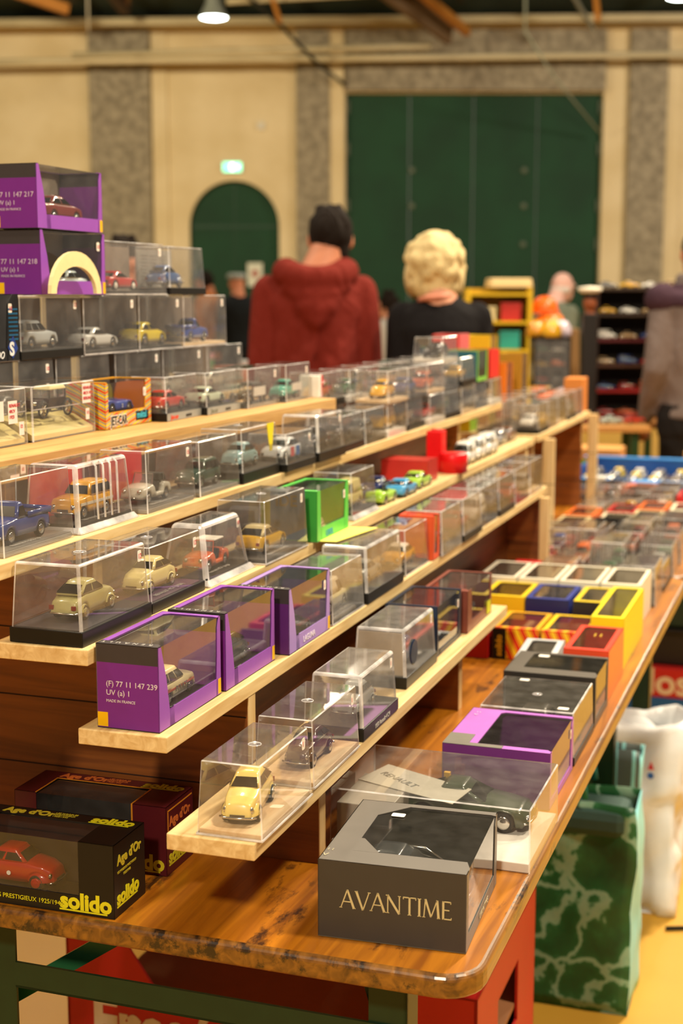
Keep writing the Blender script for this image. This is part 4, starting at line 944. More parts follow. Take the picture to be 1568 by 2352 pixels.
# ------------------------------------------------------------ things on the near table
z = .7603
r = wbox('dark grey carton lettered AVANTIME with clear top at the near corner of the table', -.341, 1.382, z, .163, .190, .088, rot=.055, frame='#6d6863', end='#413d38', band=None, tl=.030, tf=.034, tb=.010, col_front=.012, col_back=.014, bot=.016, slant=.0, tab=False, price=None, inner='#6a6150', back='#565044', group='large cartons along the table edge')
zz = .088
q = MB(); q.prism([(.030, .033), (.060, .033), (.034, .070), (.030, .070)], (-.0815, -.095, zz-.0008), (1, 0, 0), (0, 1, 0), (0, 0, 1), .0009)
q.build('corner_gusset', P('#6d6863', .38, 0, .03), r)
q = MB(); q.prism([(.030, .145), (.062, .181), (.030, .181)], (-.0815, -.095, zz-.0008), (1, 0, 0), (0, 1, 0), (0, 0, 1), .0009)
q.build('corner_gusset', P('#6d6863', .38, 0, .03), r)
# flared roman capitals drawn as strokes
def roman(parent, word, h, x, y, zz, m):
    q = MB(); th = .0003; s = h
    def poly(p): q.prism([(a*s+cx, b*s) for a, b in p], (x, y, zz), (1, 0, 0), (0, 0, 1), (0, -1, 0), th)
    def bar_(a, b, w0, w1=None):
        w1 = w1 or w0; (x0, y0), (x1, y1) = a, b; L = math.hypot(x1-x0, y1-y0); nx, ny = -(y1-y0)/L, (x1-x0)/L
        poly([(x0-nx*w0, y0-ny*w0), (x0+nx*w0, y0+ny*w0), (x1+nx*w1, y1+ny*w1), (x1-nx*w1, y1-ny*w1)])
    def ser(px, py, w=.12): poly([(px-w, py-.02), (px+w, py-.02), (px+w*.9, py+.02), (px-w*.9, py+.02)])
    cx = 0
    for ch in word:
        if ch == 'A': bar_((.02, 0), (.38, 1.02), .025, .035); bar_((.38, 1.02), (.74, 0), .05, .065); bar_((.16, .36), (.60, .36), .028); ser(.02, .02, .08); ser(.74, .02, .09); adv = .84
        if ch == 'V': bar_((.02, 1), (.38, -.02), .065, .05); bar_((.38, -.02), (.72, 1), .035, .025); ser(.02, .98, .09); ser(.72, .98, .08); adv = .80
        if ch == 'N': bar_((.08, 0), (.08, 1), .030); bar_((.06, 1), (.70, 0), .06); bar_((.70, 0), (.70, 1), .030); ser(.08, .02, .08); ser(.05, .98, .08); ser(.70, .98, .08); adv = .88
        if ch == 'T': bar_((.36, 0), (.36, 1), .055); bar_((.02, .97), (.70, .97), .030); bar_((.03, .98), (.03, .86), .022); bar_((.69, .98), (.69, .86), .022); ser(.36, .02, .10); adv = .78
        if ch == 'I': bar_((.10, 0), (.10, 1), .055); ser(.10, .02, .10); ser(.10, .98, .10); adv = .28
        if ch == 'M': bar_((.06, 0), (.14, 1), .028); bar_((.14, 1), (.44, .05), .06, .045); bar_((.44, .05), (.76, 1), .028); bar_((.76, 1), (.84, 0), .055, .065); ser(.06, .02, .08); ser(.84, .02, .09); adv = .98
        if ch == 'E': bar_((.10, 0), (.10, 1), .055); bar_((.08, .03), (.52, .03), .03); bar_((.08, .97), (.50, .97), .03); bar_((.10, .52), (.42, .52), .028); bar_((.51, .0), (.53, .13), .02); bar_((.49, .86), (.49, 1), .02); adv = .62
        cx += adv*s
    o = q.build('lettering', m, parent); return o
roman(r, 'AVANTIME', .0205, -.0560, -.0955, .036, P('#cdbf8e', .45))
text(r, 'AVANTIME', .011, (.0822, -.02, .004), 'right', P('#c9c0a0', .5))
text(r, '<  ::', .014, (-.072, -.085, .0885), 'top', P('#c0b79a', .5), rot=(0, 0, PI/2))
sticker(r, -.028, .055, .0882, 'top', '', .011, .016)
car('modern', 'dark metallic coupe with bright roof arches inside the AVANTIME carton', '#3c3f42', -.425, 1.468, z+.020, 0, .05, 1.55, group='large scale model cars')
q = MB(); q.box(-.072, .072, -.08, .08, 0, .017); tag(q.build('display_plinth', P('#4a4539', .6), None, bevel=.002, loc=T(-.425, 1.480, z+.0018), rotz=-YAW+.05), 'olive grey plinth under the dark metallic coupe in the AVANTIME carton', 'display plinth')
kk = [o for o in bpy.data.objects if o.get('label', '').startswith('dark metallic coupe')][0]
for s in (-1, 1):
    q = MB(); q.tube([(.026, s*.0155, .0215), (.010, s*.0150, .0310), (-.016, s*.0150, .0325), (-.036, s*.0160, .0235)], .0011, 6); q.build('roof_arch', CHROME, kk, True)
r, bh = case('very large clear case on a white base beside the AVANTIME carton', -.314, 1.615, z, .255, .185, .080, 'white', price=None, stick=False, rnd=.0016, taper=.001, group='large cartons along the table edge')
q = MB(); q.box(-.120, -.050, -.086, .030, .0125, .060); o = q.build('card_block', P('#9b958a', .5), r, bevel=.001)
q = MB(); q.prism([(0, 0), (.14, -.05), (.15, .01), (.02, .07)], (-.12, .0, .0605), (1, 0, 0), (0, 1, 0), (0, 0, 1), .0008); o = q.build('printed_card', P('#b9b4a6', .5), r)
text(r, 'RENAULT', .016, (-.100, .030, .0616), 'top', P('#6a6a62', .5), rot=(0, 0, -.6)); text(r, '77 11', .009, (-.090, -.0863, .040), 'front', BLACK)
q = MB(); q.box(-.020, -.012, .06, .066, .0125, .062); q.box(-.011, -.007, .06, .066, .0125, .054); q.build('elastic_strap', P('#d9a93c', .5), r)
car('coupe', 'large dark olive green sports car lying across the very large clear case', '#33402a', -.420, 1.735, z+.0125, 0, 0, 1.75, group='large scale model cars')
r = wbox('purple topped carton with big grey window behind the very large clear case', -.332, 1.835, z, .150, .180, .080, frame='#b06ac4', end='#6a2c78', band=None, tl=.046, tf=.014, tb=.010, col_front=.010, col_back=.014, bot=.010, slant=0, tab=False, price='1', inner='#5c5544', group='large cartons along the table edge')
q = MB(); q.box(-.075, .008, -.090, -.078, .0801, .0806); q.box(-.075, -.040, -.078, -.040, .0801, .0806); q.build('grey_print', P('#6f6b62', .5), r)
text(r, '<  ::', .012, (-.058, .050, .0808), 'top', P('#e0c8e4', .5), rot=(0, 0, PI/2))
car('saloon', 'large dark grey saloon under the purple topped carton window', '#4a4a44', -.405, 1.92, z+.003, 1, 0, 1.5, group='large scale model cars')
r, bh = case('wide clear case with dark interior and white labels, behind the purple topped carton', -.333, 2.030, z, .145, .180, .080, 'black', price=None, stick=False, rnd=.002, taper=.002, group='large cartons along the table edge', deck='#4d4738')
sticker(r, .052, -.070, .0804, 'top', '', .012, .016); sticker(r, -.035, .070, .0804, 'top', '', .011, .015)
q = MB(); q.box(-.070, .060, .0865, .0885, .014, .075); q.build('card_insert', P('#4b463a', .5), r)
car('saloon', 'large dark brown saloon in the wide clear case', '#3a352c', -.405, 2.12, z+.0142, 1, 0, 1.5, group='large scale model cars')
r = wbox('charcoal carton with curved window and a round white label, fifth along the table edge', -.333, 2.225, z, .150, .140, .083, frame='#5c5751', end='#2e2b28', band=None, tl=.026, tf=.034, tb=.010, col_front=.012, col_back=.012, bot=.012, slant=.002, tab=False, price=None, inner='#3a3a34', group='large cartons along the table edge')
sticker(r, -.030, .045, .0832, 'top', '', .014, .018)
car('modern', 'dark model car in the charcoal carton with curved window', '#33383a', -.405, 2.295, z+.003, 1, 0, 1.2, group='large scale model cars')

def age_box(label, u, v, col, ink, edge, klabel=None):
    root = ting('window_box', label, 'window box', u, v, z, .01, 'age cartons at the near end of the table')
    X, Y, h, t = .1025, .0385, .086, .0008
    M = [P(col, .4), P('#1e1814', .6)]
    c = MB(); c.box(-X, X, -Y, Y, .0003, .0011); c.box(-X, X, Y-t, Y, .001, h, 1)
    for a, b in ((-X, -X+t), (X-t, X)): c.box(a, b, -Y, Y, .001, h)
    c.box(-X, X, -Y, -Y+t, .001, .022); c.box(X-.044, X, -Y, -Y+t, .022, h); c.box(-X, -X+.030, -Y, -Y+t, .022, h)
    c.box(-X, X, Y-.022, Y, h-t, h); c.box(X-.044, X, -Y, Y-.022, h-t, h); c.box(-X, -X+.030, -Y, Y-.022, h-t, h)
    c.build('carton', M, root)
    f = MB(); a_, b_, c_, d_ = -X+t, X-t, -Y+t+.0003, h-t-.0003
    f.add([(a_, c_, .004), (b_, c_, .004), (b_, c_, d_), (a_, c_, d_), (a_, Y-t, d_), (b_, Y-t, d_)], [(0, 1, 2, 3), (3, 2, 5, 4)]); f.build('window_film', FILM, root)
    I = P(ink, .5, 0, .02); I2 = P(edge, .5)
    def und(x0, x1, zz, face):
        q = MB()
        if face == 'front': q.box(x0, x1, -Y-.0004, -Y, zz, zz+.0018)
        elif face == 'right': q.box(X, X+.0004, x0, x1, zz, zz+.0018)
        else: q.box(x0, x1, zz, zz+.0016, h, h+.0004)
        q.build('underline', I, root)
    text(root, 'solido', .0265, (X-.068, -Y-.0003, .0065), 'front', I, .0011, 1.0); und(X-.069, X-.009, .0032, 'front')
    text(root, 'LES PRESTIGIEUX 1925/1940', .0075, (X-.155, -Y-.0003, .008), 'front', I)
    text(root, 'solido', .022, (X+.0003, -.032, .014), 'right', I, .0010, 1.0); und(-.032, .018, .0105, 'right')
    text(root, "Age d'Or", .0155, (X+.0003, -.030, .060), 'right', I2, .0006); text(root, 'LES MODELES PRESTIGIEUX', .0038, (X+.0003, -.030, .050), 'right', I2); text(root, '1925/1940', .0042, (X+.0003, -.016, .044), 'right', I2)
    text(root, 'solido', .020, (X-.060, Y-.017, h+.0003), 'top', I, .0009, 1.1); und(X-.061, X-.010, Y-.0205, 'top')
    text(root, "Age d'Or", .0175, (-X+.030, Y-.017, h+.0003), 'top', I2, .0008); text(root, 'LES MODELES\nPRESTIGIEUX\n1925/1940', .0048, (-.008, Y-.0075, h+.0003), 'top', I2)
    if col != '#161310':
        e = MB()
        for a in ((X-.046, X-.044, -Y-.0004, -Y, .022, h), (X-.046, X-.044, -Y, Y-.022, h, h+.0004), (-X+.030, X-.044, Y-.024, Y-.022, h, h+.0004), (-X+.029, -X+.031, -Y, Y-.022, h, h+.0004),
                  (X, X+.0004, -Y+.004, -Y+.0055, .040, .080), (X, X+.0004, -Y+.004, Y-.004, .079, .0805)): e.box(*a)
        e.build('orange_border', P('#c07a1c', .5), root)
    return root
age_box("black carton with yellow solido lettering and Age d'Or at the near left of the table", -.829, 1.379, '#161310', '#d6d01c', '#b9a92c')
age_box("maroon carton with orange border and Age d'Or lettering, behind the black one", -.826, 1.506, '#4a1218', '#b9ab20', '#b8602a')
k = car('round', 'bright red vintage saloon with white door badge in the black lettered carton', '#a80f0a', -.868, 1.377, z+.012, 0, .01, 1.22, hubs=P('#b01812', .3))
q = MB(); q.lathe([(.0001, -.0168), (.0022, -.0168), (.0022, -.0160)], 12, 0, (-.002, 0, .0145), 'Y'); q.build('door_badge', WHITE, k)
q = MB(); q.box(-.045, .045, -.03, .03, 0, .011); tag(q.build('display_plinth', P('#2a2321', .5), None, loc=T(-.870, 1.379, z+.0012), rotz=-YAW), 'dark plinth under the bright red vintage saloon', 'display plinth')

# ------------------------------------------------------------ boxes laid out further along the tables
RAYS = stripes('red_yellow_rays', ['#d8241a', '#f0b818', '#d8241a', '#f2cc20'], 16, .5)
G2 = 'boxes laid out on the far part of the tables'
def lay(label, u, v, w, L, h, frame, end, clab=None, ccol='#777777', st='saloon', inner='#3a3733', tl=.010, tf=.014, film_side=False, rot=0, zz=.7603, ray=False):
    r = wbox(label, u, v, zz, w, L, h, rot=rot, frame=frame, end=end, band=None, tl=tl, tf=tf, tb=.010, tab=False, price=None, side_open=film_side, inner=inner, group=G2, slant=0, col_front=.008, col_back=.008, bot=.010)
    if ray:
        q = MB(); q.box(-w/2+.002, w/2-.002, -L/2-.0003, -L/2, .002, h-.002); q.box(-w/2, w/2, -L/2, -L/2+tf*.9, h, h+.0003); q.build('ray_print', RAYS, r)
    if clab: car(st, clab, ccol, u-w/2, v+L/2, zz+.0014, 1, rot, min(1.06, L/.1, (h-.008)/.047), mini=True, group='model cars in laid out boxes')
    return r
r = lay('carton with red and yellow rays and a black panel lettered solido', -.500, 2.610, .090, .150, .062, '#e6a81c', '#d8341c', 'silver grey car under the window of the ray-printed solido carton', '#8a8684', ray=True)
q = MB(); q.box(-.044, -.018, -.0757, -.0752, .001, .060); q.build('name_panel', BLACK, r); text(r, 'solido', .017, (-.026, -.0760, .006), 'front', P('#d6a41c', .5), .0006, rot=(PI/2, -PI/2, 0))
lay('second ray-printed red and yellow carton with oval window, nearer the aisle', -.408, 2.610, .088, .150, .062, '#e9c21c', '#d8341c', 'pale grey car in the second ray-printed carton', '#a9a7a2', 'coupe', ray=True)
lay('plain deep red carton left of the ray-printed ones', -.596, 2.600, .055, .150, .064, '#b31a18', '#a81614', None, tl=.014)
lay('small white and blue carton lettered SPORT, in front of the ray-printed ones', -.436, 2.392, .070, .160, .060, '#c9ccd0', '#c2b7a8', 'dark car in the small white and blue carton', '#3a3a40', tl=.012, rot=.05)
r = lay('orange-red carton with grey window at the table edge', -.336, 2.385, .078, .185, .088, '#e0402c', '#e8512e', 'silver car in the orange-red carton at the table edge', '#b0aca8', 'coupe')
q = MB(); q.box(.0388, .0392, -.092, .092, .001, .086); q.build('orange_side', P('#f08a48', .5), r)
text(r, ':::', .03, (.010, .01, .0884), 'top', P('#e8c030', .5), rot=(0, 0, PI/2))
r = lay('tall carton with bright yellow side at the table edge', -.340, 2.600, .062, .290, .098, '#e8d81c', '#e8dc20', 'pale car under the window of the tall yellow carton', '#b9b4a6', 'van', tl=.008)
for i, (uu, fr, en, lab, cl, cc_) in enumerate(((-.545, '#e8c81c', '#f0c21c', 'yellow carton with dark window, left in the bright row', 'olive car in the yellow carton', '#6a6a48'),
        (-.455, '#2c3a8c', '#22285a', 'royal blue carton with printed border, middle of the bright row', 'green and yellow car in the royal blue carton', '#8a9a3c'),
        (-.405 + .0, '#e0c428', '#2a2a2a', 'black and yellow carton with window, right in the bright row', 'silver car in the black and yellow carton', '#b0aea8'))):
    lay(lab, (-.565, -.475, -.408)[i] if i < 2 else -.405, 2.790, (.090, .088, .062)[i], .150, .084, fr, en, cl, cc_, 'coupe')
for i in range(4):
    c_ = ['#9a3a30', '#b58a3a', '#3a4a3a', '#7a2c2c'][i]; nm = ['brick red', 'tan', 'dark green', 'maroon'][i]
    lay('white-bordered window carton over a %s car' % nm, -.355-.088*(3-i), 2.965, .084, .185, .088, '#e6ddc8', '#e9e2cc', '%s car in a white-bordered window carton' % nm, c_, ['saloon', 'hatch', 'coupe', 'saloon'][i], tl=.009)
lay('red carton with yellow tip lying under the second shelf board', -.632, 3.160, .062, .17, .060, '#c41c20', '#b51a1c', None, tl=.03)
random.seed(5)
rows = [(3.165, ['orange and yellow', 'tan', 'amber']), (3.34, []), (3.52, []), (3.70, []), (3.88, []), (4.06, []), (4.24, []), (4.42, []), (4.60, []), (4.78, [])]
pal = [('crimson', '#c01f22', 'carton'), ('clear', None, 'case'), ('clear', None, 'case'), ('ivory', '#e2d8bc', 'carton'), ('clear', None, 'case'), ('clear', None, 'case'), ('black', '#1c1a1a', 'carton'), ('clear', None, 'case'), ('orange', '#e06a24', 'carton'), ('clear', None, 'case'), ('clear', None, 'case'), ('cream', '#d9c89a', 'carton'), ('clear', None, 'case')]
cpal = [('black', '#1d1c1c'), ('white', '#dedad0'), ('red', '#b3241e'), ('silver', '#a9a8a4'), ('yellow', '#d9a81c'), ('blue', '#2c4a8c'), ('green', '#2c5a3c'), ('grey', '#6b6a68'), ('tan', '#b3956a'), ('orange', '#d8641e')]
n = 0
sts = ['saloon', 'coupe', 'hatch', 'van', 'round', 'modern']
for ri, (vv, _) in enumerate(rows):
    ncol = (3, 3, 4, 4, 4, 4, 4, 4, 4, 5, 5)[ri]
    for ci in range(ncol):
        n += 1
        uu = -.345-ci*.093-random.uniform(0, .004)
        kind = pal[(n*5+ri*3) % len(pal)]; cn_, cc_ = cpal[(n*3+ri) % len(cpal)]
        hh = random.choice([.062, .078, .09, .11]) if ri < 5 else random.choice([.05, .062, .078])
        where = '%s row beyond the white-bordered cartons, %s from aisle' % (names[ri], names[ci])
        ro = random.uniform(-.02, .02)
        st = sts[n % len(sts)]
        if kind[2] == 'case':
            r, bh = case('clear case over %s car, %s' % (cn_, where), uu, vv, .7603, .084, .155, hh, ['black', 'plinth', 'wood', 'plinth'][n % 4], ro, mini=True, group=G2)
            car(st, '%s car in clear case, %s' % (cn_, where), cc_, uu-.042, vv+.0775, .7603+.0145, 1, ro, min(1.1, (hh-.018)/.046), mini=True, group='model cars in laid out boxes')
        else:
            lay('%s carton over %s car, %s' % (kind[0], cn_, where), uu, vv, .085, .155, hh, kind[1], kind[1], '%s car in %s carton, %s' % (cn_, kind[0], where), cc_, st, rot=ro)
# a few loose taller things in that area
for (lab, u, v, w, d, h, c_) in (('orange flat strip lying on the far boxes before the blue tray', -.62, 4.975, .16, .03, .04, '#e8703c'), ('small white bottle-shaped box beside the orange strip', -.75, 4.98, .04, .04, .06, '#dcd8d0')):
    q = MB(); q.box(-w/2, w/2, -d/2, d/2, 0, h); tag(q.build('small_box', P(c_, .5), None, bevel=.006, loc=T(u, v, .7603), rotz=-YAW+.1), lab, 'box')

# ------------------------------------------------------------ stacked cases in the middle distance
random.seed(11)
n = 0
for rank, uu in ((0, -.846), (1, -.932)):
    cnts = (1, 1, 2, 2, 2, 3, 2, 1, 1) if rank == 0 else (0, 2, 2, 2, 2, 2, 2, 2, 2)
    for ci, cnt in enumerate(cnts):
        vv = 2.465+.02*rank+.15*ci+random.uniform(0, .006); hh = .062 if cnt == 3 else .067
        for k in range(cnt):
            n += 1; cn_, cc_ = cpal[(n*7+3) % len(cpal)]
            if rank == 0 and ci == 2 and k == 1: cn_, cc_ = 'yellow', '#e0a81c'
            du = random.uniform(-.006, .004) if rank == 0 else random.uniform(-.012, -.004)
            where = '%s stack of %s rank of piled cases, %s from bottom' % (names[ci], ('aisle', 'rear')[rank], names[k])
            zb = 1.1603+k*(hh+.0022)
            r, bh = case('clear case, %s car, %s' % (cn_, where), uu+du, vv, zb, .074, .138, hh, ['wood', 'black', 'plinth', 'white'][n % 4], random.uniform(-.03, .03), mini=True, group='stacked cases in the middle distance')
            car(sts[n % 6], '%s car in %s' % (cn_, where), cc_, uu+du-.037, vv+.069, zb+bh+.0002, -1, 0, 1.04, mini=True, group='model cars in the stacked cases')
G3 = 'coloured cartons stacked in the middle distance'
for (lab, u, v, zz, w, L, h, fr, en, film) in (
    ('green-edged carton with teal panel on top of the stacks', -.846, 3.525, 1.2300, .085, .115, .078, '#7cc04a', '#1c5a6a', True),
    ('bright red carton on top of the last aisle-side stack', -.848, 3.675, 1.2300, .074, .11, .075, '#d82a22', '#c0201c', False),
    ('pink and red carton on the rear rank of piled cases', -.936, 3.695, 1.2992, .074, .11, .045, '#d86a6a', '#d8342c', False)):
    wbox(lab, u, v, zz, w, L, h, frame=fr, end=en, band=None, tab=False, price=None, side_open=film, group=G3, slant=0, col_front=.010, col_back=.012, bot=.010)
# far stand
random.seed(3)
q = MB(); q.box(-.15, .15, -.435, .435, -.018, 0)
tag(q.build('shelf_board', PINE, None, loc=T(-1.052, 4.265, 1.07), rotz=-YAW), 'deeper rear board of the far stand, under coloured cartons', 'shelf board', 'boards of the stepped shelf stands')
for i in range(5):
    cn_, cc_ = cpal[(i*3+1) % 10]
    cased('%s clear case along the front of the far stand' % names[i], '%s car in the %s clear case along the far stand' % (cn_, names[i]), sts[i], cc_, -.752, 3.86+i*.150, 1.0703, -1, .078, .140, .082, ['black', 'plinth', 'wood', 'black', 'plinth'][i], mini=True)
for i in range(5):
    cn_, cc_ = cpal[(i*7+2) % 10]
    r, bh = case('clear case in the rear rank of the far stand, %s from its near end' % names[i], -.850, 3.86+i*.15, 1.0703, .078, .14, .085, 'plinth', mini=True, group='stacked cases in the middle distance')
for i, (lab, c1, c2, h) in enumerate((('tall lime and yellow', '#9ac83a', '#e0c020', .20), ('tall red', '#d02a24', '#b02020', .22), ('tall yellow', '#e6c21c', '#d8a81c', .26), ('tall sky blue', '#4a98d0', '#2a5aa0', .21), ('tall orange', '#e8842a', '#d8701c', .17), ('tall white and green', '#dfe6d2', '#4ab070', .24), ('tall ochre', '#b98a2c', '#a87820', .19))):
    wbox('%s carton standing at the back of the far stand' % lab, -.945-(i % 2)*.09, 3.86+i*.115, 1.0703, .075, .095, h, frame=c1, end=c2, band=None, tab=False, price=None, group=G3, slant=0, col_front=.010, col_back=.010, bot=.03, tl=.01)
for i in range(4):
    q = MB(); q.box(-.03, .03, -.012, .012, 0, .11)
    tag(q.build('orange_carton', P('#cf7f38', .5), None, bevel=.002, loc=T(-.80-.02*i, 4.63+i*.0, 1.0703) if False else T(-.79, 4.630+i*.027, 1.0703), rotz=-YAW), 'thin orange carton, %s of those ending the far stand' % names[i], 'carton', 'thin orange cartons')

# ------------------------------------------------------------ under and beside the table
CARD = P('#9c6a44', .7, 0, .05, 20); RED = P('#b8221f', .45, 0, .04, 10); WPR = P('#d8c9ae', .5)
def crate(label, u0, u1, v0, v1, h, col, big, side_t, zz=0, dip=True, ink=WPR):
    r = ting('cardboard_crate', label, 'cardboard crate', (u0+u1)/2, (v0+v1)/2, zz, 0, 'printed cardboard crates')
    X, Y, t = (u1-u0)/2, (v1-v0)/2, .005
    M = [P(col, .45, 0, .04, 10), CARD]
    c = MB(); c.box(-X, X, -Y, Y, .001, .006, 1)
    for y, s in ((-Y, 1), (Y-t, 1)):
        pr_ = [(-X, .004), (X, .004), (X, h), (X-.10, h), (X-.16, h*.795), (-X+.17, h*.795), (-X+.10, h), (-X, h)]
        # convex pieces
        c.prism([(-X, .004), (X, .004), (X, h*.795), (-X, h*.795)], (0, y, 0), (1, 0, 0), (0, 0, 1), (0, 1, 0), t)
        c.prism([(-X, h*.795), (-X+.17, h*.795), (-X+.11, h), (-X, h)], (0, y, 0), (1, 0, 0), (0, 0, 1), (0, 1, 0), t)
        c.prism([(X-.17, h*.795), (X, h*.795), (X, h), (X-.11, h)], (0, y, 0), (1, 0, 0), (0, 0, 1), (0, 1, 0), t)
    for x in (-X, X-t):
        c.box(x, x+t, -Y, Y, .004, h*.55); c.box(x, x+t, -Y, -Y*.35, h*.55, h*.82); c.box(x, x+t, Y*.35, Y, h*.55, h*.82); c.box(x, x+t, -Y, Y, h*.82, h)
    for s in (-1, 1): c.prism([(0, 0), (.07, 0), (.07, .004), (0, .004)], (s*X if s < 0 else X-.07, -Y, h-.004), (1, 0, 0), (0, 0, 1), (0, 1, 0), 2*Y)
    for y in (-Y+t, Y-t-.003): c.box(-X+t, X-t, y, y+.003, .006, h*.79, 1)
    for x in (-X+t, X-t-.003): c.box(x, x+.003, -Y+t, Y-t, h*.84, h-.005, 1)
    c.build('crate_wall', M, r)
    q = MB(); q.box(-X+t+.001, X-t-.001, -Y+t+.001, Y-t-.001, h*.60, h*.62); q.build('inner_tray', CARD, r)
    if big: text(r, big, .125, (-X+.045, -Y-.0006, .224), 'front', ink, .004, .80)
    if side_t: text(r, side_t, .026, (X+.0006, -Y+.09, h*.66), 'right', ink, .0004, rot=(0, PI/2, 0)) 
    return r
crate('large red crate lettered Fresón de Palos under the near end of the table', -1.150, -.455, 1.955, 2.40, .408, '#b8221f', 'Fresón de Palos', 'Fresón de Palos')
r = ting('cardboard_crate', 'red and blue crates with white lettering on the floor beyond the table legs', 'cardboard crate', -.55, 4.85, 0, 0, 'printed cardboard crates')
q = MB(); q.box(-.22, .22, -.2, .2, 0, .135); q.build('blue_crate', P('#1f5d9c', .5), r, bevel=.004)
q = MB(); q.box(-.22, .22, -.2, .2, .137, .235); q.build('red_crate', P('#b8221f', .5), r, bevel=.004); text(r, 'Palos', .12, (-.09, -.2006, .150), 'front', WPR, .003); text(r, 'Fraise', .05, (-.12, -.2006, .05), 'front', P('#3f82bb', .5), .001)
r = ting('storage_crate', 'dark stacking crates on top of the printed crates beyond the table', 'crate', -.50, 4.87, .236, 0)
for k in range(3):
    q = MB(); q.frus((-.18, .14, -.18, .18), (-.19, .15, -.19, .19), k*.13+.001, k*.13+.115); q.build('crate_body', P(('#241f1c', '#20352a', '#1e1b1a')[k], .6), r, bevel=.006)
    q = MB(); q.box(-.195, .155, -.195, .195, k*.13+.110, k*.13+.126); q.build('crate_rim', P('#151312', .5), r, bevel=.004)

def leafy():
    m, t, b = nt('leaf_print')
    tc = t.nodes.new('ShaderNodeTexCoord'); v = t.nodes.new('ShaderNodeTexVoronoi'); v.inputs['Scale'].default_value = 7.5; v.feature = 'DISTANCE_TO_EDGE'
    n = t.nodes.new('ShaderNodeTexNoise'); n.inputs['Scale'].default_value = 6; n.inputs['Detail'].default_value = 5
    mx = t.nodes.new('ShaderNodeMixRGB'); mx.inputs[0].default_value = .35; t.links.new(tc.outputs['Object'], mx.inputs[1]); t.links.new(n.outputs['Color'], mx.inputs[2]); t.links.new(mx.outputs[0], v.inputs['Vector'])
    t.links.new(tc.outputs['Object'], n.inputs['Vector'])
    r = t.nodes.new('ShaderNodeValToRGB'); e = r.color_ramp.elements; e[0].position = .0; e[0].color = lin('#86ab90'); e[1].position = .11; e[1].color = lin('#1b5e34')
    k = e.new(.055); k.color = lin('#7aa68a'); k = e.new(.07); k.color = lin('#2a6e42'); k = e.new(.4); k.color = lin('#123f22')
    t.links.new(v.outputs['Distance'], r.inputs[0]); t.links.new(r.outputs[0], b.inputs['Base Color']); b.inputs['Roughness'].default_value = .4
    return m
def sheet_face(mb, fn, nu, nv, mi):
    vs = [fn(i/nu, j/nv) for j in range(nv+1) for i in range(nu+1)]
    mb.add(vs, [(j*(nu+1)+i, j*(nu+1)+i+1, (j+1)*(nu+1)+i+1, (j+1)*(nu+1)+i) for j in range(nv) for i in range(nu)], mi)
random.seed(2)
from mathutils import noise as NZ
def bag(label, u, v, w, d, h, mats, lean=.0, crump=.012, rot=0, name='carrier_bag', flare=.04, seed=0, solid=.002):
    r = ting(name, label, 'shopping bag', u, v, 0, rot, 'bags on the floor by the table')
    mb = MB()
    def pt(side, a, t):
        k = 1+flare*t; X, Y = w/2*k, d/2*(1-.35*t)
        x, y = {0: (lerp(-X, X, a), -Y), 1: (X, lerp(-Y, Y, a)), 2: (lerp(X, -X, a), Y), 3: (-X, lerp(Y, -Y, a))}[side]
        z = h*t
        p = Vector((x, y, z)); nn = NZ.noise_vector(p*9+Vector((seed, 3, 1)))*crump*(.3+t) + NZ.noise_vector(p*24+Vector((seed, 9, 1)))*crump*.35
        return (p.x+nn.x+lean*t*t, p.y+nn.y, p.z+(nn.z*.6 if t > .05 else .002)+(.03*math.sin(a*PI)*-t if side in (1, 3) else 0))
    for s in range(4): sheet_face(mb, lambda a, t: pt(s, a, t), 14, 18, 0 if s in (0, 2) else 1)
    sheet_face(mb, lambda a, b: (lerp(-w/2, w/2, a), lerp(-d/2, d/2, b), .003), 2, 2, 1)
    o = mb.build('bag_body', mats, r, True)
    wd = o.modifiers.new('weld', 'WELD'); wd.merge_threshold = .002
    sd = o.modifiers.new('sheet', 'SOLIDIFY'); sd.thickness = solid
    return r, pt
LEAF = leafy(); CYAN = P('#93dde2', .4, 0, .06, 8); TEAL = P('#2f8f8a', .4)
r, pt = bag('tall green and cyan shopping bag with leaf print beside the table leg', -.480, 2.84, .30, .18, .43, [LEAF, CYAN], 0, .010, flare=.02, seed=1)
for s, y in ((0, -.062), (1, .062)):
    q = MB(); q.tube([(-.07, y, .44), (-.065, y, .50), (-.03, y*1.1, .535), (.02, y*1.1, .52), (.045, y, .47), (.05, y, .44)], .007, 8, 0, .35); q.build('bag_handle', TEAL, r, True)
q = MB(); q.box(-.145, .135, -.07, .05, .36, .42); q.build('dark_contents', P('#35514a', .7), r, bevel=.02)
r, pt = bag('cyan and grey striped bag standing behind the leaf printed bag', -.51, 3.075, .30, .12, .46, [stripes('cyan_grey_bands', ['#84ccd0', '#4d5c58', '#8ad0d2', '#5a6662'], 3.2, .1), CYAN], 0, .012, seed=7)
r, pt = bag('crumpled white plastic bag with small red and blue print', -.425, 3.36, .26, .20, .46, [P('#e9ebec', .35, 0, .02), P('#e3e6ea', .35, 0, .02)], .03, .040, flare=-.1, seed=4)
q = MB(); q.ell((0, 0, .34), (.10, .07, .12), 12, 8); q.build('bulging_contents', P('#dfe2e4', .5), r, True)
q = MB(); q.prism([(0, 0), (.015, 0), (.0075, .02)], (.065, -.118, .36), (1, 0, 0), (0, 0, 1), (0, -1, 0), .001); q.build('red_print', P('#d8303a', .5), r)
q = MB(); q.lathe([(.0001, -.118), (.008, -.118), (.008, -.117)], 10, 0, (.072, 0, .345), 'Y'); q.build('blue_print', P('#3a6ac0', .5), r)
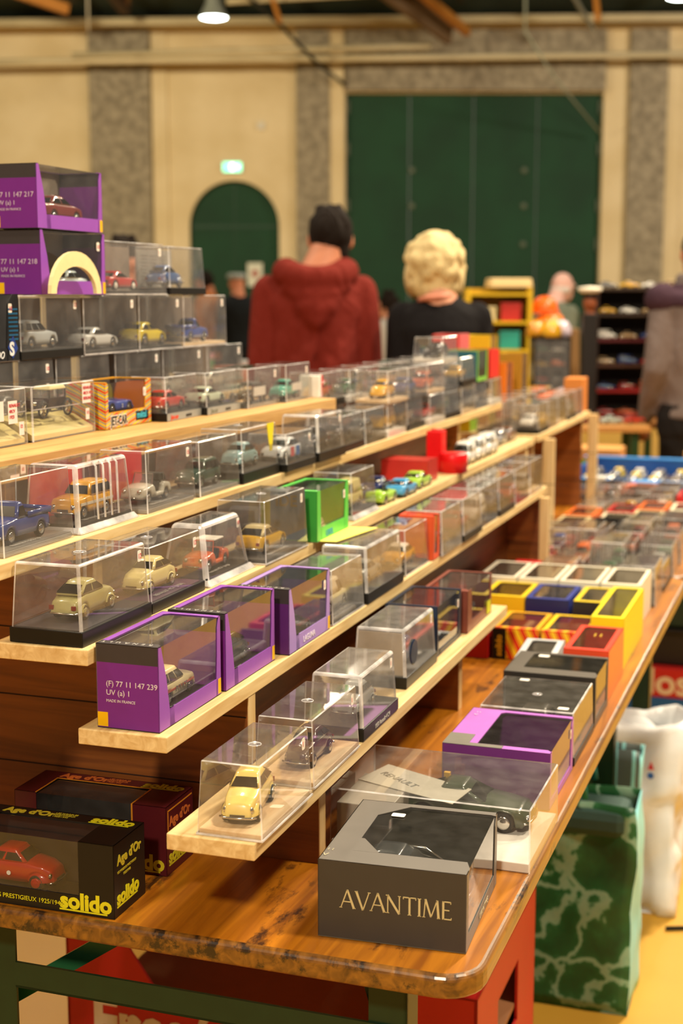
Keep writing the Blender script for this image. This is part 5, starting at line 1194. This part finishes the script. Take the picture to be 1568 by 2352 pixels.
q = MB(); q.tube([T(-.30, 3.18, .006), T(-.2, 3.22, .006), T(-.05, 3.16, .006), T(.3, 3.2, .006)], .005, 8)
tag(q.build('floor_cable', P('#1c1a18', .6), None, True), 'black cable lying on the ochre floor beside the white bag', 'cable')

# ------------------------------------------------------------ people
SKIN = P('#b9785a', .55, 0, .04, 20); SKIN2 = P('#c98f74', .55, 0, .04, 20)
def cloth(col, name, s=240, fold=.5):
    key = ('cloth', col)
    if key in MATS: return MATS[key]
    m, t, b = nt(name)
    tc = t.nodes.new('ShaderNodeTexCoord'); n = t.nodes.new('ShaderNodeTexNoise'); n.inputs['Scale'].default_value = 7; n.inputs['Detail'].default_value = 3; n.inputs['Distortion'].default_value = 1.5
    mp = t.nodes.new('ShaderNodeMapping'); mp.inputs['Scale'].default_value = (1, 1, .55); t.links.new(tc.outputs['Object'], mp.inputs[0]); t.links.new(mp.outputs[0], n.inputs['Vector'])
    f = t.nodes.new('ShaderNodeTexNoise'); f.inputs['Scale'].default_value = s; t.links.new(tc.outputs['Object'], f.inputs['Vector'])
    c = lin(col); r = t.nodes.new('ShaderNodeMixRGB'); r.inputs[1].default_value = tuple(x*.85 for x in c[:3])+(1,); r.inputs[2].default_value = tuple(min(1, x*1.15) for x in c[:3])+(1,)
    t.links.new(f.outputs['Fac'], r.inputs[0]); t.links.new(r.outputs[0], b.inputs['Base Color']); b.inputs['Roughness'].default_value = .85
    bp = t.nodes.new('ShaderNodeBump'); bp.inputs['Strength'].default_value = fold; bp.inputs['Distance'].default_value = .05
    t.links.new(n.outputs['Fac'], bp.inputs['Height']); t.links.new(bp.outputs[0], b.inputs['Normal'])
    b.inputs['Specular IOR Level'].default_value = .12
    MATS[key] = m
    return m
def remesh(o, vox, sm=4):
    r = o.modifiers.new('one_surface', 'REMESH'); r.mode = 'VOXEL'; r.voxel_size = vox; r.use_smooth_shade = True
    s = o.modifiers.new('soften', 'SMOOTH'); s.iterations = sm; s.factor = .6
def torso(mb, H, k=1.0, bot=.46, top=.835, sw=.125, hip=.098, waist=.085, dep=.066, lean=0, fem=False):
    """stack of ellipse sections between two heights (fractions of H)"""
    secs = [(.46, hip, dep*1.15), (.50, hip*1.02, dep*1.2), (.55, hip*.95, dep*1.05), (.60, waist, dep*.98), (.66, waist*1.08, dep*1.05), (.72, sw*.84, dep*1.18), (.77, sw*.95, dep*1.12), (.805, sw*.92, dep*.9), (.825, sw*.62, dep*.72), (.842, sw*.34, dep*.55)]
    rs = []
    for f, a, b in secs:
        if f < bot-.001 or f > top+.012: continue
        y = lean*(f-.5)*H
        rs.append([(a*H*k*math.cos(2*PI*i/24), y+b*H*k*math.sin(2*PI*i/24), f*H) for i in range(24)])
    mb.rings(rs)
def limb(mb, pts, rad, n=12): mb.tube(pts, rad, n); [mb.ell(p, (r, r, r), 10, 6) for p, r in zip((pts[0], pts[-1]), (rad[0], rad[-1]))]
def hand(mb, w, d, H):
    """palm, four unequal curled fingers and a thumb, pointing along d from wrist w"""
    w = Vector(w); d = Vector(d).normalized(); sdir = Vector((1, 0, 0)); sdir = (sdir-d*sdir.dot(d)).normalized(); dn = d.cross(sdir)
    if dn.z > 0: dn = -dn
    s = H/1.75
    mb.tube([w, w+d*.04*s, w+d*.085*s], [.026*s, .036*s, .038*s], 12, 0, .5)
    for k, L in enumerate((.062, .072, .068, .052)):
        o = sdir*(-.027+.018*k)*s; b = w+d*.085*s+o
        mb.tube([b-d*.02*s, b+d*L*.45*s+dn*.006*s, b+d*L*.8*s+dn*.022*s, b+d*L*.9*s+dn*.042*s], [.0095*s, .009*s, .0082*s, .007*s], 8)
    b = w+d*.03*s-sdir*.028*s
    mb.tube([b, b-sdir*.022*s+d*.025*s+dn*.008*s, b-sdir*.026*s+d*.055*s+dn*.018*s], [.0125*s, .0105*s, .009*s], 8)
def person(label, X, Y, head_dir, H, skin, topm, trm, hairf, arms, tilt=(0, 0), lean=.05, sw=.125, hip=.098, waist=.088, extra=None, vox=.011, shoe='#231d1a', hem=.50, fem=False):
    r = thing('person', label, 'person', (X, Y, 0), head_dir, 'visitors at the toy fair')
    def S_(x, y, z): return (x*H, y*H+lean*(z-.5)*H, z*H)
    b = MB(); torso(b, H, .90, sw=sw, hip=hip, waist=waist, lean=lean)
    hx, hy = tilt
    neck0 = Vector(S_(0, -.004, .83)); hc = Vector(S_(hx, .018+hy, .903))
    b.tube([neck0, neck0*.5+hc*.5+Vector((0, -.012, -.01)), hc-Vector((0, .01, .02))], [.036*H, .032*H, .034*H], 14)
    b.ell(hc+Vector((0, -.006, .010)), (.0435*H, .053*H, .056*H), 20, 14); b.tube([neck0+Vector((0, -.02, -.03)), hc+Vector((0, -.03, -.02))], [.042*H, .036*H], 14)                # skull
    b.ell(hc+Vector((0, .022, -.045)), (.033*H, .037*H, .040*H), 16, 10)                 # jaw
    b.tube([hc+Vector((0, .086, .012)), hc+Vector((0, .108, -.018)), hc+Vector((0, .094, -.030))], [.008, .014, .010], 8)
    for s in (-1, 1):
        b.ell(hc+Vector((s*.076*H/1.7, .004, -.006)), (.009, .018, .030), 10, 8)
        b.ell(hc+Vector((s*.030, .080, .012)), (.016, .012, .010), 10, 6)
        limb(b, [S_(s*.048, 0, .49), S_(s*.055, .012, .28), S_(s*.058, -.002, .05)], [.050*H, .034*H, .022*H])
        b.tube([S_(s*.058, -.01, .03), S_(s*.06, .03, .025), S_(s*.062, .085, .018)], [.024*H, .024*H, .018*H], 10)
        sh, el, wr, hd = [Vector(S_(*p)) for p in arms[0 if s < 0 else 1]]
        limb(b, [sh, el, wr], [.026*H, .022*H, .015*H]); hand(b, wr, hd-wr, H)
    o = b.build('body', skin, r, True); remesh(o, vox*.75, 3)
    e = MB()
    for s in (-1, 1): e.ell(hc+Vector((s*.031, .090, .012)), (.009, .006, .007), 10, 6)
    e.build('eyes', P('#e4ded6', .3), r, True)
    e = MB(); e.tube([hc+Vector((-.024, .088, -.052)), hc+Vector((0, .096, -.050)), hc+Vector((.024, .088, -.052))], [.003, .006, .003], 8); e.build('lips', P('#9a5448', .5), r, True)
    # top
    t = MB(); torso(t, H, 1.0, bot=hem, sw=sw, hip=hip*1.02, waist=waist*1.05, dep=.072, lean=lean)
    for s in (0, 1):
        sh, el, wr, hd = [Vector(S_(*p)) for p in arms[s]]
        limb(t, [sh, (sh+el)/2, el, (el+wr)/2, wr], [.036*H, .035*H, .032*H, .028*H, .022*H])
    if extra: extra(t, H, S_, hc)
    o = t.build('top', topm, r, True); remesh(o, vox, 5)
    tr = MB()
    rs = []
    for f, a in ((.54, hip), (.50, hip*1.06), (.46, hip*1.04)): rs.append([(a*H*math.cos(2*PI*i/20), lean*(f-.5)*H+.078*H*math.sin(2*PI*i/20), f*H) for i in range(20)])
    tr.rings(rs)
    for s in (-1, 1): limb(tr, [S_(s*.050, 0, .475), S_(s*.056, .012, .28), S_(s*.058, 0, .055)], [.057*H, .043*H, .034*H])
    o = tr.build('trousers', trm, r, True); remesh(o, vox, 4)
    for s in (-1, 1):
        f = MB(); f.tube([S_(s*.058, -.022, .022), S_(s*.06, .01, .024), S_(s*.062, .06, .020), S_(s*.063, .095, .014)], [.022*H, .027*H, .026*H, .018*H], 12, 0, .8); f.build('shoe', P(shoe, .5), r, True)
    if hairf:
        h = MB(); hm = hairf(h, H, hc); o = h.build('hair', hm, r, True); remesh(o, .009, 2)
    return r
DOWN = lambda out, fwd=.0, s=.100: [[(k*s, 0, .795), (k*(s+out), -.015, .62), (k*(s+out*.6-.005), .07+fwd, .50), (k*(s-.015+out*.5), .12+fwd, .46)] for k in (-1, 1)]
def hood(t, H, S_, hc):
    # soft hood lying on the back and around the neck
    n = 12
    pts = [(.062*math.cos(PI+PI*i/n)*1.05, -.020+.055*math.sin(PI+PI*i/n)*.9, .846-.028*math.sin(PI*i/n)) for i in range(n+1)]
    t.tube([S_(*p) for p in pts], [.022*H]+[.030*H]*(n-1)+[.022*H], 12)
    for k, (zz, w, y) in enumerate(((.815, .075, -.058), (.790, .064, -.072), (.765, .045, -.078), (.745, .024, -.076))):
        t.tube([S_(-w, y+.02, zz+.018), S_(-w*.5, y, zz), S_(0, y-.006, zz-.008), S_(w*.5, y, zz), S_(w, y+.02, zz+.018)], [.014*H, .022*H, .026*H, .022*H, .014*H], 10)
    for s in (-1, 1): t.tube([S_(s*.06, .02, .838), S_(s*.035, .055, .80), S_(s*.02, .068, .76)], [.018*H, .016*H, .010*H], 8)
    rs = [[(.104*H*math.cos(2*PI*i/24)*k, .080*H*math.sin(2*PI*i/24)*k+.0, f*H) for i in range(24)] for f, k in ((.485, 1), (.512, 1.04), (.52, 1.0))]
    t.rings(rs)
    random.seed(4)
    for k in range(7):
        a = -.9+.3*k; f0 = .53+.03*(k % 3)
        t.tube([(.09*H*math.sin(a), -.074*H*math.cos(a), f0*H), (.085*H*math.sin(a+.12), -.082*H*math.cos(a+.12), (f0+.06)*H), (.08*H*math.sin(a+.30), -.079*H*math.cos(a+.3), (f0+.13)*H)], [.004*H, .008*H, .004*H], 6)
HAIRD = cloth('#1b1410', 'dark_hair', 90, .9)
def hair_man(h, H, hc):
    h.ell(hc+Vector((0, -.018, .026)), (.0475*H, .055*H, .056*H), 20, 12); h.ell(hc+Vector((0, -.042, -.042)), (.040*H, .030*H, .036*H), 16, 8)
    random.seed(1)
    for i in range(34):
        a = random.uniform(0, 2*PI); q = random.uniform(0, .05); p = hc+Vector((math.cos(a)*q, -.01+math.sin(a)*q, .098+.018*random.random())); h.ell(p, (.013, .016, .022), 8, 6)
    for i in range(26):
        a = random.uniform(PI*.9, PI*2.1); p = hc+Vector((math.cos(a)*.072, -.015+math.sin(a)*.078, random.uniform(-.02, .075))); h.ell(p, (.014, .014, .020), 8, 6)
    return HAIRD
def hair_blond(h, H, hc):
    h.ell(hc+Vector((0, -.022, .020)), (.058*H, .066*H, .068*H), 22, 14)
    h.ell(hc+Vector((0, -.058, -.062)), (.055*H, .034*H, .040*H), 18, 10)
    for s in (-1, 1): h.ell(hc+Vector((s*.070, -.010, -.035)), (.026*H, .042*H, .050*H), 14, 10)
    random.seed(8)
    for i in range(80):
        a = random.uniform(0, 2*PI); e = random.uniform(-.75, 1.1)
        if math.sin(a) > .2 and e < .35: continue
        p = hc+Vector((math.cos(a)*math.cos(e)*.100, -.022+math.sin(a)*math.cos(e)*.108, .012+math.sin(e)*.108)); h.ell(p, (.022, .020, .026), 8, 6)
    return cloth('#cbb687', 'blond_hair', 60, .9)
MAN = person('man seen from behind in a brick red hooded sweatshirt with short dark hair', -.10, 5.50, .06, 1.835, SKIN, cloth('#6a2018', 'red_fleece'), cloth('#26211f', 'dark_trousers'), hair_man, DOWN(.016, .02, .096), tilt=(.034, .004), lean=.05, sw=.114, extra=hood, hip=.100, waist=.100)
def scarf(t, H, S_, hc): pass
WOM = person('woman seen from behind in a black sweater with curly blond bob hair', .365, 5.35, -.05, 1.715, SKIN2, cloth('#131012', 'black_knit', 240, .3), cloth('#1a1718', 'black_trousers'), hair_blond, DOWN(.008, .03, .080), tilt=(-.012, .0), lean=.05, sw=.104, hip=.104, waist=.092, fem=True)
q = MB(); q.tube([(-.075, -.02, 1.428), (-.05, -.062, 1.436), (.0, -.068, 1.440), (.04, -.03, 1.446)], .011, 8); q.build('collar', P('#c9826a', .6), WOM, True)
JK = cloth('#6f6360', 'grey_jacket')
def collar(t, H, S_, hc): t.tube([S_(.055*math.cos(2*PI*i/12), .050*math.sin(2*PI*i/12)-.005, .842) for i in range(13)], .016*H, 8)
R = person('man at the right edge in a grey jacket with dark plum shoulders', 1.615, 6.43, .25, 1.80, SKIN, JK, cloth('#1f1c1c', 'black_jeans'), hair_man, DOWN(.030, .0), lean=.04, sw=.128, hip=.108, waist=.108, extra=collar)
q = MB()
rs = []
for f, a, b in ((.775, .127, .090), (.80, .126, .086), (.822, .088, .066), (.842, .052, .05)): rs.append([(a*1.80*math.cos(2*PI*i/24), .04*(f-.5)*1.80+b*1.80*math.sin(2*PI*i/24), f*1.80) for i in range(24)])
q.rings(rs)
for s in (-1, 1): q.ell((s*.108*1.80, .02, .792*1.80), (.045*1.80, .046*1.80, .042*1.80), 14, 8)
o = q.build('shoulder_yoke', cloth('#3d2a35', 'plum_yoke'), R, True); remesh(o, .010, 4)
def fringe(h, H, hc):
    for i in range(10):
        a = PI+PI*i/9; h.ell(hc+Vector((math.cos(a)*.068, -.01+math.sin(a)*.078, -.02)), (.014, .014, .03), 8, 6)
    return P('#c9c2bd', .7)
person('bald man in a grey-green shirt bending over a far stall', 1.46, 10.3, -.9, 1.66, P('#d3a79c', .5, 0, .03), cloth('#6b7163', 'grey_green_shirt'), cloth('#a9adb0', 'pale_trousers'), fringe, DOWN(.02, .05), lean=.16, tilt=(0, .02), vox=.014)
def cap(h, H, hc):
    h.lathe([(.01, .115), (.085, .112), (.105, .085), (.104, .055), (.09, .05)], 18, 0, tuple(hc)); h.ell(hc+Vector((0, .1, .055)), (.06, .07, .010), 12, 6)
    return cloth('#8a8f8c', 'grey_cap')
person('dark clothed visitor with a grey cap far away by the arched door', -1.08, 15.2, .4, 1.72, SKIN, cloth('#15181b', 'dark_coat'), cloth('#1c1c20', 'dark_slacks'), cap, DOWN(.03), vox=.018)
person('far visitor with dark hair, left of the one with a grey cap', -1.42, 15.6, 1.2, 1.74, P('#a3603c', .5), cloth('#a8672c', 'rust_coat'), cloth('#1d1c22', 'navy_slacks'), hair_man, DOWN(.03), vox=.018)
person('visitor with short dark hair, hidden behind the transparent top tiers', -1.00, 6.92, 2.6, 1.77, SKIN, cloth('#3a3a34', 'olive_jumper'), cloth('#22201f', 'brown_slacks'), hair_man, DOWN(.03), vox=.016)
person('far visitor in pale clothes standing between the red hoodie and the black sweater', .42*.98, 11.5, 1.0, 1.50, SKIN2, cloth('#a7a19a', 'pale_cardigan'), cloth('#34303a', 'grey_slacks'), hair_man, DOWN(.02), vox=.016)

# ------------------------------------------------------------ stalls behind
def stall(label, X, Y, w, d, h=.76, col='#8a5a2a', cloth_col=None, rot=0):
    r = thing('stall_table', label, 'table', (X, Y, 0), rot, 'stall tables further back')
    q = MB(); q.box(-w/2, w/2, -d/2, d/2, h-.028, h); q.build('table_top', P(col, .5), r, bevel=.004)
    for sx in (-1, 1):
        for sy in (-1, 1):
            q = MB(); q.box(sx*(w/2-.06)-.018, sx*(w/2-.06)+.018, sy*(d/2-.06)-.018, sy*(d/2-.06)+.018, 0, h-.028); q.build('leg', P('#1d4024', .4), r)
    return r
stall('long wooden stall table behind the two visitors', -.25, 6.25, 2.3, .62)
stall('wooden stall table carrying the dark glass cabinet', 1.60, 7.16, 1.36, .72, .84)
stall('raised wooden stall table in front of the grey jacket man', 1.15, 6.36, .40, .30, .88, '#b98548')
stall('far stall table with yellow shelving', 1.15, 8.1, 1.2, .6, .80)
stall('far stall table near the arched door', -.75, 9.0, 1.3, .6, .92)
random.seed(21)
def lump(name, label, cat, X, Y, z, w, d, h, col, group=None, bev=.005, rot=0):
    q = MB(); q.frus((-w/2, w/2, -d/2, d/2), (-w/2*.94, w/2*.94, -d/2*.94, d/2*.94), 0, h)
    return tag(q.build(name, P(col, .45), None, bevel=bev, loc=(X, Y, z), rotz=rot), label, cat, group)
def lidded(label, X, Y, z, w, d, h, col, lid, group='cartons on the stalls further back', cat='carton'):
    r = thing('carton', label, cat, (X, Y, z), random.uniform(-.2, .2), group)
    q = MB(); q.box(-w/2, w/2, -d/2, d/2, 0, h*.8); q.build('tray', P(col, .45), r, bevel=.003)
    q = MB(); q.box(-w/2-.002, w/2+.002, -d/2-.002, d/2+.002, h*.8, h); q.build('lid', P(lid, .45), r, bevel=.003)
cols = [('yellow', '#d8b428'), ('cream', '#dfd2a8'), ('rust', '#a8502c'), ('white', '#dedcd4'), ('blue', '#3a5aa0'), ('pink', '#c88a98'), ('green', '#3c8a4a'), ('orange', '#d8742a'), ('brown', '#6a4228'), ('silver', '#a8a8a8')]
for i in range(14):
    a, b = cols[i % 10], cols[(i*3+1) % 10]
    lidded('%s carton with %s lid, %s from the left on the table behind the two visitors' % (a[0], b[0], (names+['thirteenth', 'fourteenth'])[i]), -1.2+i*.155, 6.15+.1*(i % 3), .7605, .12, .12, .06+.05*(i % 4 == 1)+.03*(i % 3), a[1], b[1])
for i in range(6):
    a, b = cols[(i*3) % 10], cols[(i*7+1) % 10]
    lidded('%s carton with %s lid, %s on the far table near the arched door' % (a[0], b[0], names[i]), -1.2+i*.16, 8.95, .9205, .14, .14, .08+.04*(i % 3), a[1], b[1])
lump('storage_box', 'blue plastic box beside the red hoodie on the table behind', 'box', -.44, 5.95, .90, .16, .14, .14, '#3a48a8')
lump('storage_box', 'dark box carrying the blue plastic one', 'box', -.44, 5.97, .7605, .18, .16, .139, '#2a221e')
# yellow shelving
r = thing('yellow_shelving', 'yellow open shelving unit with toys on the far stall', 'shelf', (.87, 8.05, .8005), 0)
Yl = P('#d3ab1c', .45)
for x in (-.17, .17):
    q = MB(); q.box(x-.012, x+.012, -.1, .1, 0, .68); q.build('side_panel', Yl, r)
for k in range(5):
    q = MB(); q.box(-.158, .158, -.1, .1, .02+k*.155, .035+k*.155); q.build('shelf', Yl, r)
q = MB(); q.box(-.158, .158, .09, .1, .02, .68); q.build('back_panel', P('#b08a14', .5), r)
ycol = [('green', '#1f8a3a'), ('blue', '#2c6a9c'), ('white', '#e2e0d8'), ('yellow', '#e8d04a'), ('grey', '#6a6a6a'), ('teal', '#2c9a8a'), ('cream', '#e0d2a0'), ('red', '#b82a22')]
for k in range(4):
    for j in range(2):
        c_ = ycol[k*2+j]
        lidded('%s toy box, %s on the %s tier of the yellow shelving' % (c_[0], ('left', 'right')[j], names[k]), .79+j*.15, 8.03, .8005+.0355+k*.155, .11, .12, .08+.02*j, c_[1], c_[1])
lump('wooden_board', 'pale rough board lying across the top of the yellow shelving', 'board', .93, 8.05, 1.485, .24, .16, .05, '#d9bd86', rot=.1)
r = thing('helmet', 'upper of two orange safety helmets stacked on the far stall', 'helmet', (1.14, 8.1, 1.345), 0, 'orange helmets')
for nm, z0 in (('helmet', 0), ):
    q = MB(); q.lathe([(.075, 0), (.074, .03), (.062, .065), (.035, .088), (.001, .094)], 24); q.build('helmet_shell', P('#e8641c', .3), r, True)
    q = MB(); q.lathe([(.072, .002), (.088, -.002), (.088, .004), (.073, .010)], 24); q.build('brim', P('#e8641c', .3), r, True)
r = thing('helmet', 'lower and wider orange safety helmet under the other on the far stall', 'helmet', (1.165, 8.08, 1.262), 0, 'orange helmets')
q = MB(); q.lathe([(.088, 0), (.086, .03), (.072, .065), (.040, .082), (.001, .083)], 24); q.build('helmet_shell', P('#f07a2a', .3), r, True)
q = MB(); q.lathe([(.086, .002), (.104, -.002), (.104, .004), (.087, .010)], 24); q.build('brim', P('#f07a2a', .3), r, True)
lump('crate', 'brown crate holding up the orange helmets', 'crate', 1.20, 8.1, .8005, .26, .24, .458, '#7a5a34')
# dark glass cabinet with golden domes
r = thing('glass_cabinet', 'dark glazed table cabinet with shelves of small models', 'cabinet', (1.03, 7.10, .9405), 0)
q = MB(); q.box(-.09, .09, .08, .09, 0, .30); q.box(-.09, -.082, -.09, .09, 0, .30); q.box(.082, .09, -.09, .09, 0, .30); q.box(-.09, .09, -.09, .09, 0, .012); q.box(-.09, .09, -.09, .09, .288, .30); q.build('cabinet_body', P('#221c17', .3), r)
for zz in (.08, .15, .22):
    q = MB(); q.box(-.081, .081, -.085, .079, zz, zz+.004); q.build('glass_shelf', P('#5a564c', .2), r)
q = MB(); q.box(-.081, .081, -.0875, -.0865, .013, .287); q.build('glass_door', CLEAR, r)
q = MB(); q.box(-.12, .12, -.10, .10, -.099, -.001); q.build('grey_base', P('#8d8a88', .5), r, bevel=.004)
for k in range(4):
    for j in range(2):
        cn_, cc_ = cpal[(k*2+j*5) % 10]
        car(sts[(k+j) % 6], '%s miniature on the %s level of the dark glass cabinet, %s' % (cn_, names[k], ('on its left', 'on its right')[j]), cc_, 0, 0, 0, loc=(.99+.078*j, 7.07, .9535+(.0715*k if k else 0)), rotz=0, scale=.72, mini=True, group='miniatures in the glass cabinet')
for i, (x, col, lab) in enumerate(((-.06, '#c78a1c', 'left amber glass dome on the dark cabinet'), (.0, '#d8a428', 'middle golden dome on the dark cabinet'), (.055, '#cfc0d0', 'right lilac-white glossy dome on the dark cabinet'))):
    q = MB(); q.lathe([(.048, 0), (.050, .02), (.045, .05), (.028, .075), (.001, .082)], 20); o = q.build('dome', P(col, .12, 0, .05, 40, 0, .6), None, True, loc=(1.03+x*1.1, 7.09+(-.045 if i == 1 else .04), 1.2410)); tag(o, lab, 'dome', 'glossy domes on the cabinet')
# tall rack of models
r = thing('model_rack', 'tall dark wooden rack crowded with models, left of the grey jacket man', 'rack', (1.54, 7.22, .8405), 0)
for x in (-.28, .28):
    q = MB(); q.box(x-.009, x+.009, -.11, .11, 0, .64); q.build('side_panel', P('#33211a', .5), r)
for k in range(6):
    q = MB(); q.box(-.271, .271, -.11, .11, .0+k*.125, .012+k*.125); q.build('shelf', P(['#8c1c1c', '#9c2020', '#4a2c1e', '#5a1c20', '#3a2a20', '#3a2a20'][k], .5), r)
q = MB(); q.box(-.271, .271, .105, .11, 0, .64); q.build('back_panel', P('#221914', .6), r)
for k in range(6):
    for j in range(5):
        cn_, cc_ = cpal[(k*3+j*7+2) % 10]
        car(sts[(k+j) % 6], '%s model on the %s shelf of the tall rack, %s from the left' % (cn_, names[k], names[j]), cc_, 0, 0, 0, loc=(1.32+.108*j, 7.17, .8405+.0125+k*.125), rotz=.2*((j % 3)-1), scale=1.0, mini=True, group='models on the tall rack')
r = thing('captain_bust', 'small bust with brown face and white peaked cap beside the tall rack', 'figurine', (1.20, 6.98, .8405), 0)
q = MB(); q.box(-.035, .035, -.035, .035, 0, .515); q.build('stand', P('#1c1715', .5), r, bevel=.004)
q = MB(); q.ell((0, 0, .565), (.032, .036, .045), 14, 10); q.tube([(0, 0, .50), (0, 0, .54)], [.03, .018], 10); q.ell((0, -.036, .56), (.006, .008, .01), 8, 5); q.build('bust', P('#8a4a2a', .5), r, True)
q = MB(); q.lathe([(.034, .590), (.036, .612), (.030, .612)], 18); q.build('cap_band', P('#15151c', .5), r, True)
q = MB(); q.lathe([(.036, .612), (.058, .625), (.058, .640), (.001, .646)], 20); q.build('cap_top', P('#ece4d0', .5), r, True)
for i, (x, c_, lab, st) in enumerate(((1.0, '#e0c02c', 'yellow', 'round'), (1.10, '#7a1c20', 'dark red', 'coupe'), (1.20, '#b8c4bc', 'silver green', 'saloon'), (1.30, '#c03a2a', 'tomato red', 'hatch'))):
    car(st, 'big %s toy car on the raised stall table' % lab, c_, 0, 0, 0, loc=(x, 6.34, .8803), rotz=.15*i, scale=1.1, mini=True, group='toy cars on the raised stall table')
# crates and the blue tray at the end of the tables
for i, (u, v) in enumerate(((-.86, 5.62), (-.42, 5.63))):
    r = ting('vegetable_crate', '%s crate with green plastic band behind the blue tray' % ('left', 'right')[i], 'crate', u, v, .7603, 0, 'wood and green crates')
    q = MB(); q.box(-.10, .10, -.08, .08, 0, .05); q.build('green_band', P('#5aa02c', .5), r, bevel=.003)
    q = MB(); q.box(-.10, .10, -.08, .08, .051, .095); q.build('wooden_top', P('#c08a4c', .6), r, bevel=.003)
r = ting('tray', 'large blue carrying tray with raised rim holding rows of small toy cars', 'tray', -.62, 5.24, .7603, 0)
q = MB(); q.box(-.25, .25, -.20, .20, .0, .008); q.box(-.25, .25, -.20, -.185, .008, .040); q.box(-.25, .25, .185, .20, .008, .075); q.box(-.25, -.235, -.20, .20, .008, .06); q.box(.235, .25, -.20, .20, .008, .06); q.build('tray_body', P('#1d4f9a', .4), r, bevel=.003)
q = MB(); q.box(-.26, .26, -.21, -.18, .038, .045); q.box(-.26, .26, .18, .21, .072, .080); q.build('rim', P('#3f86d0', .4), r, bevel=.003)
q = MB(); q.ell((.02, -.215, .03), (.055, .012, .016), 16, 8); q.build('handle', P('#6aa8e8', .4), r, True)
for j in range(3):
    for i in range(6):
        lab = '%s small toy car in the blue tray, %s in the %s row' % (('yellow', 'white', 'grey')[(i+j) % 3], names[i], names[j])
        car('hatch', lab, ('#e8c81c', '#e6e2d6', '#77757a')[(i+j) % 3], -.62-.19+i*.076, 5.24-.12+j*.12, .7690, 1, 0, 1.1, mini=True, group='small toy cars in the blue tray')
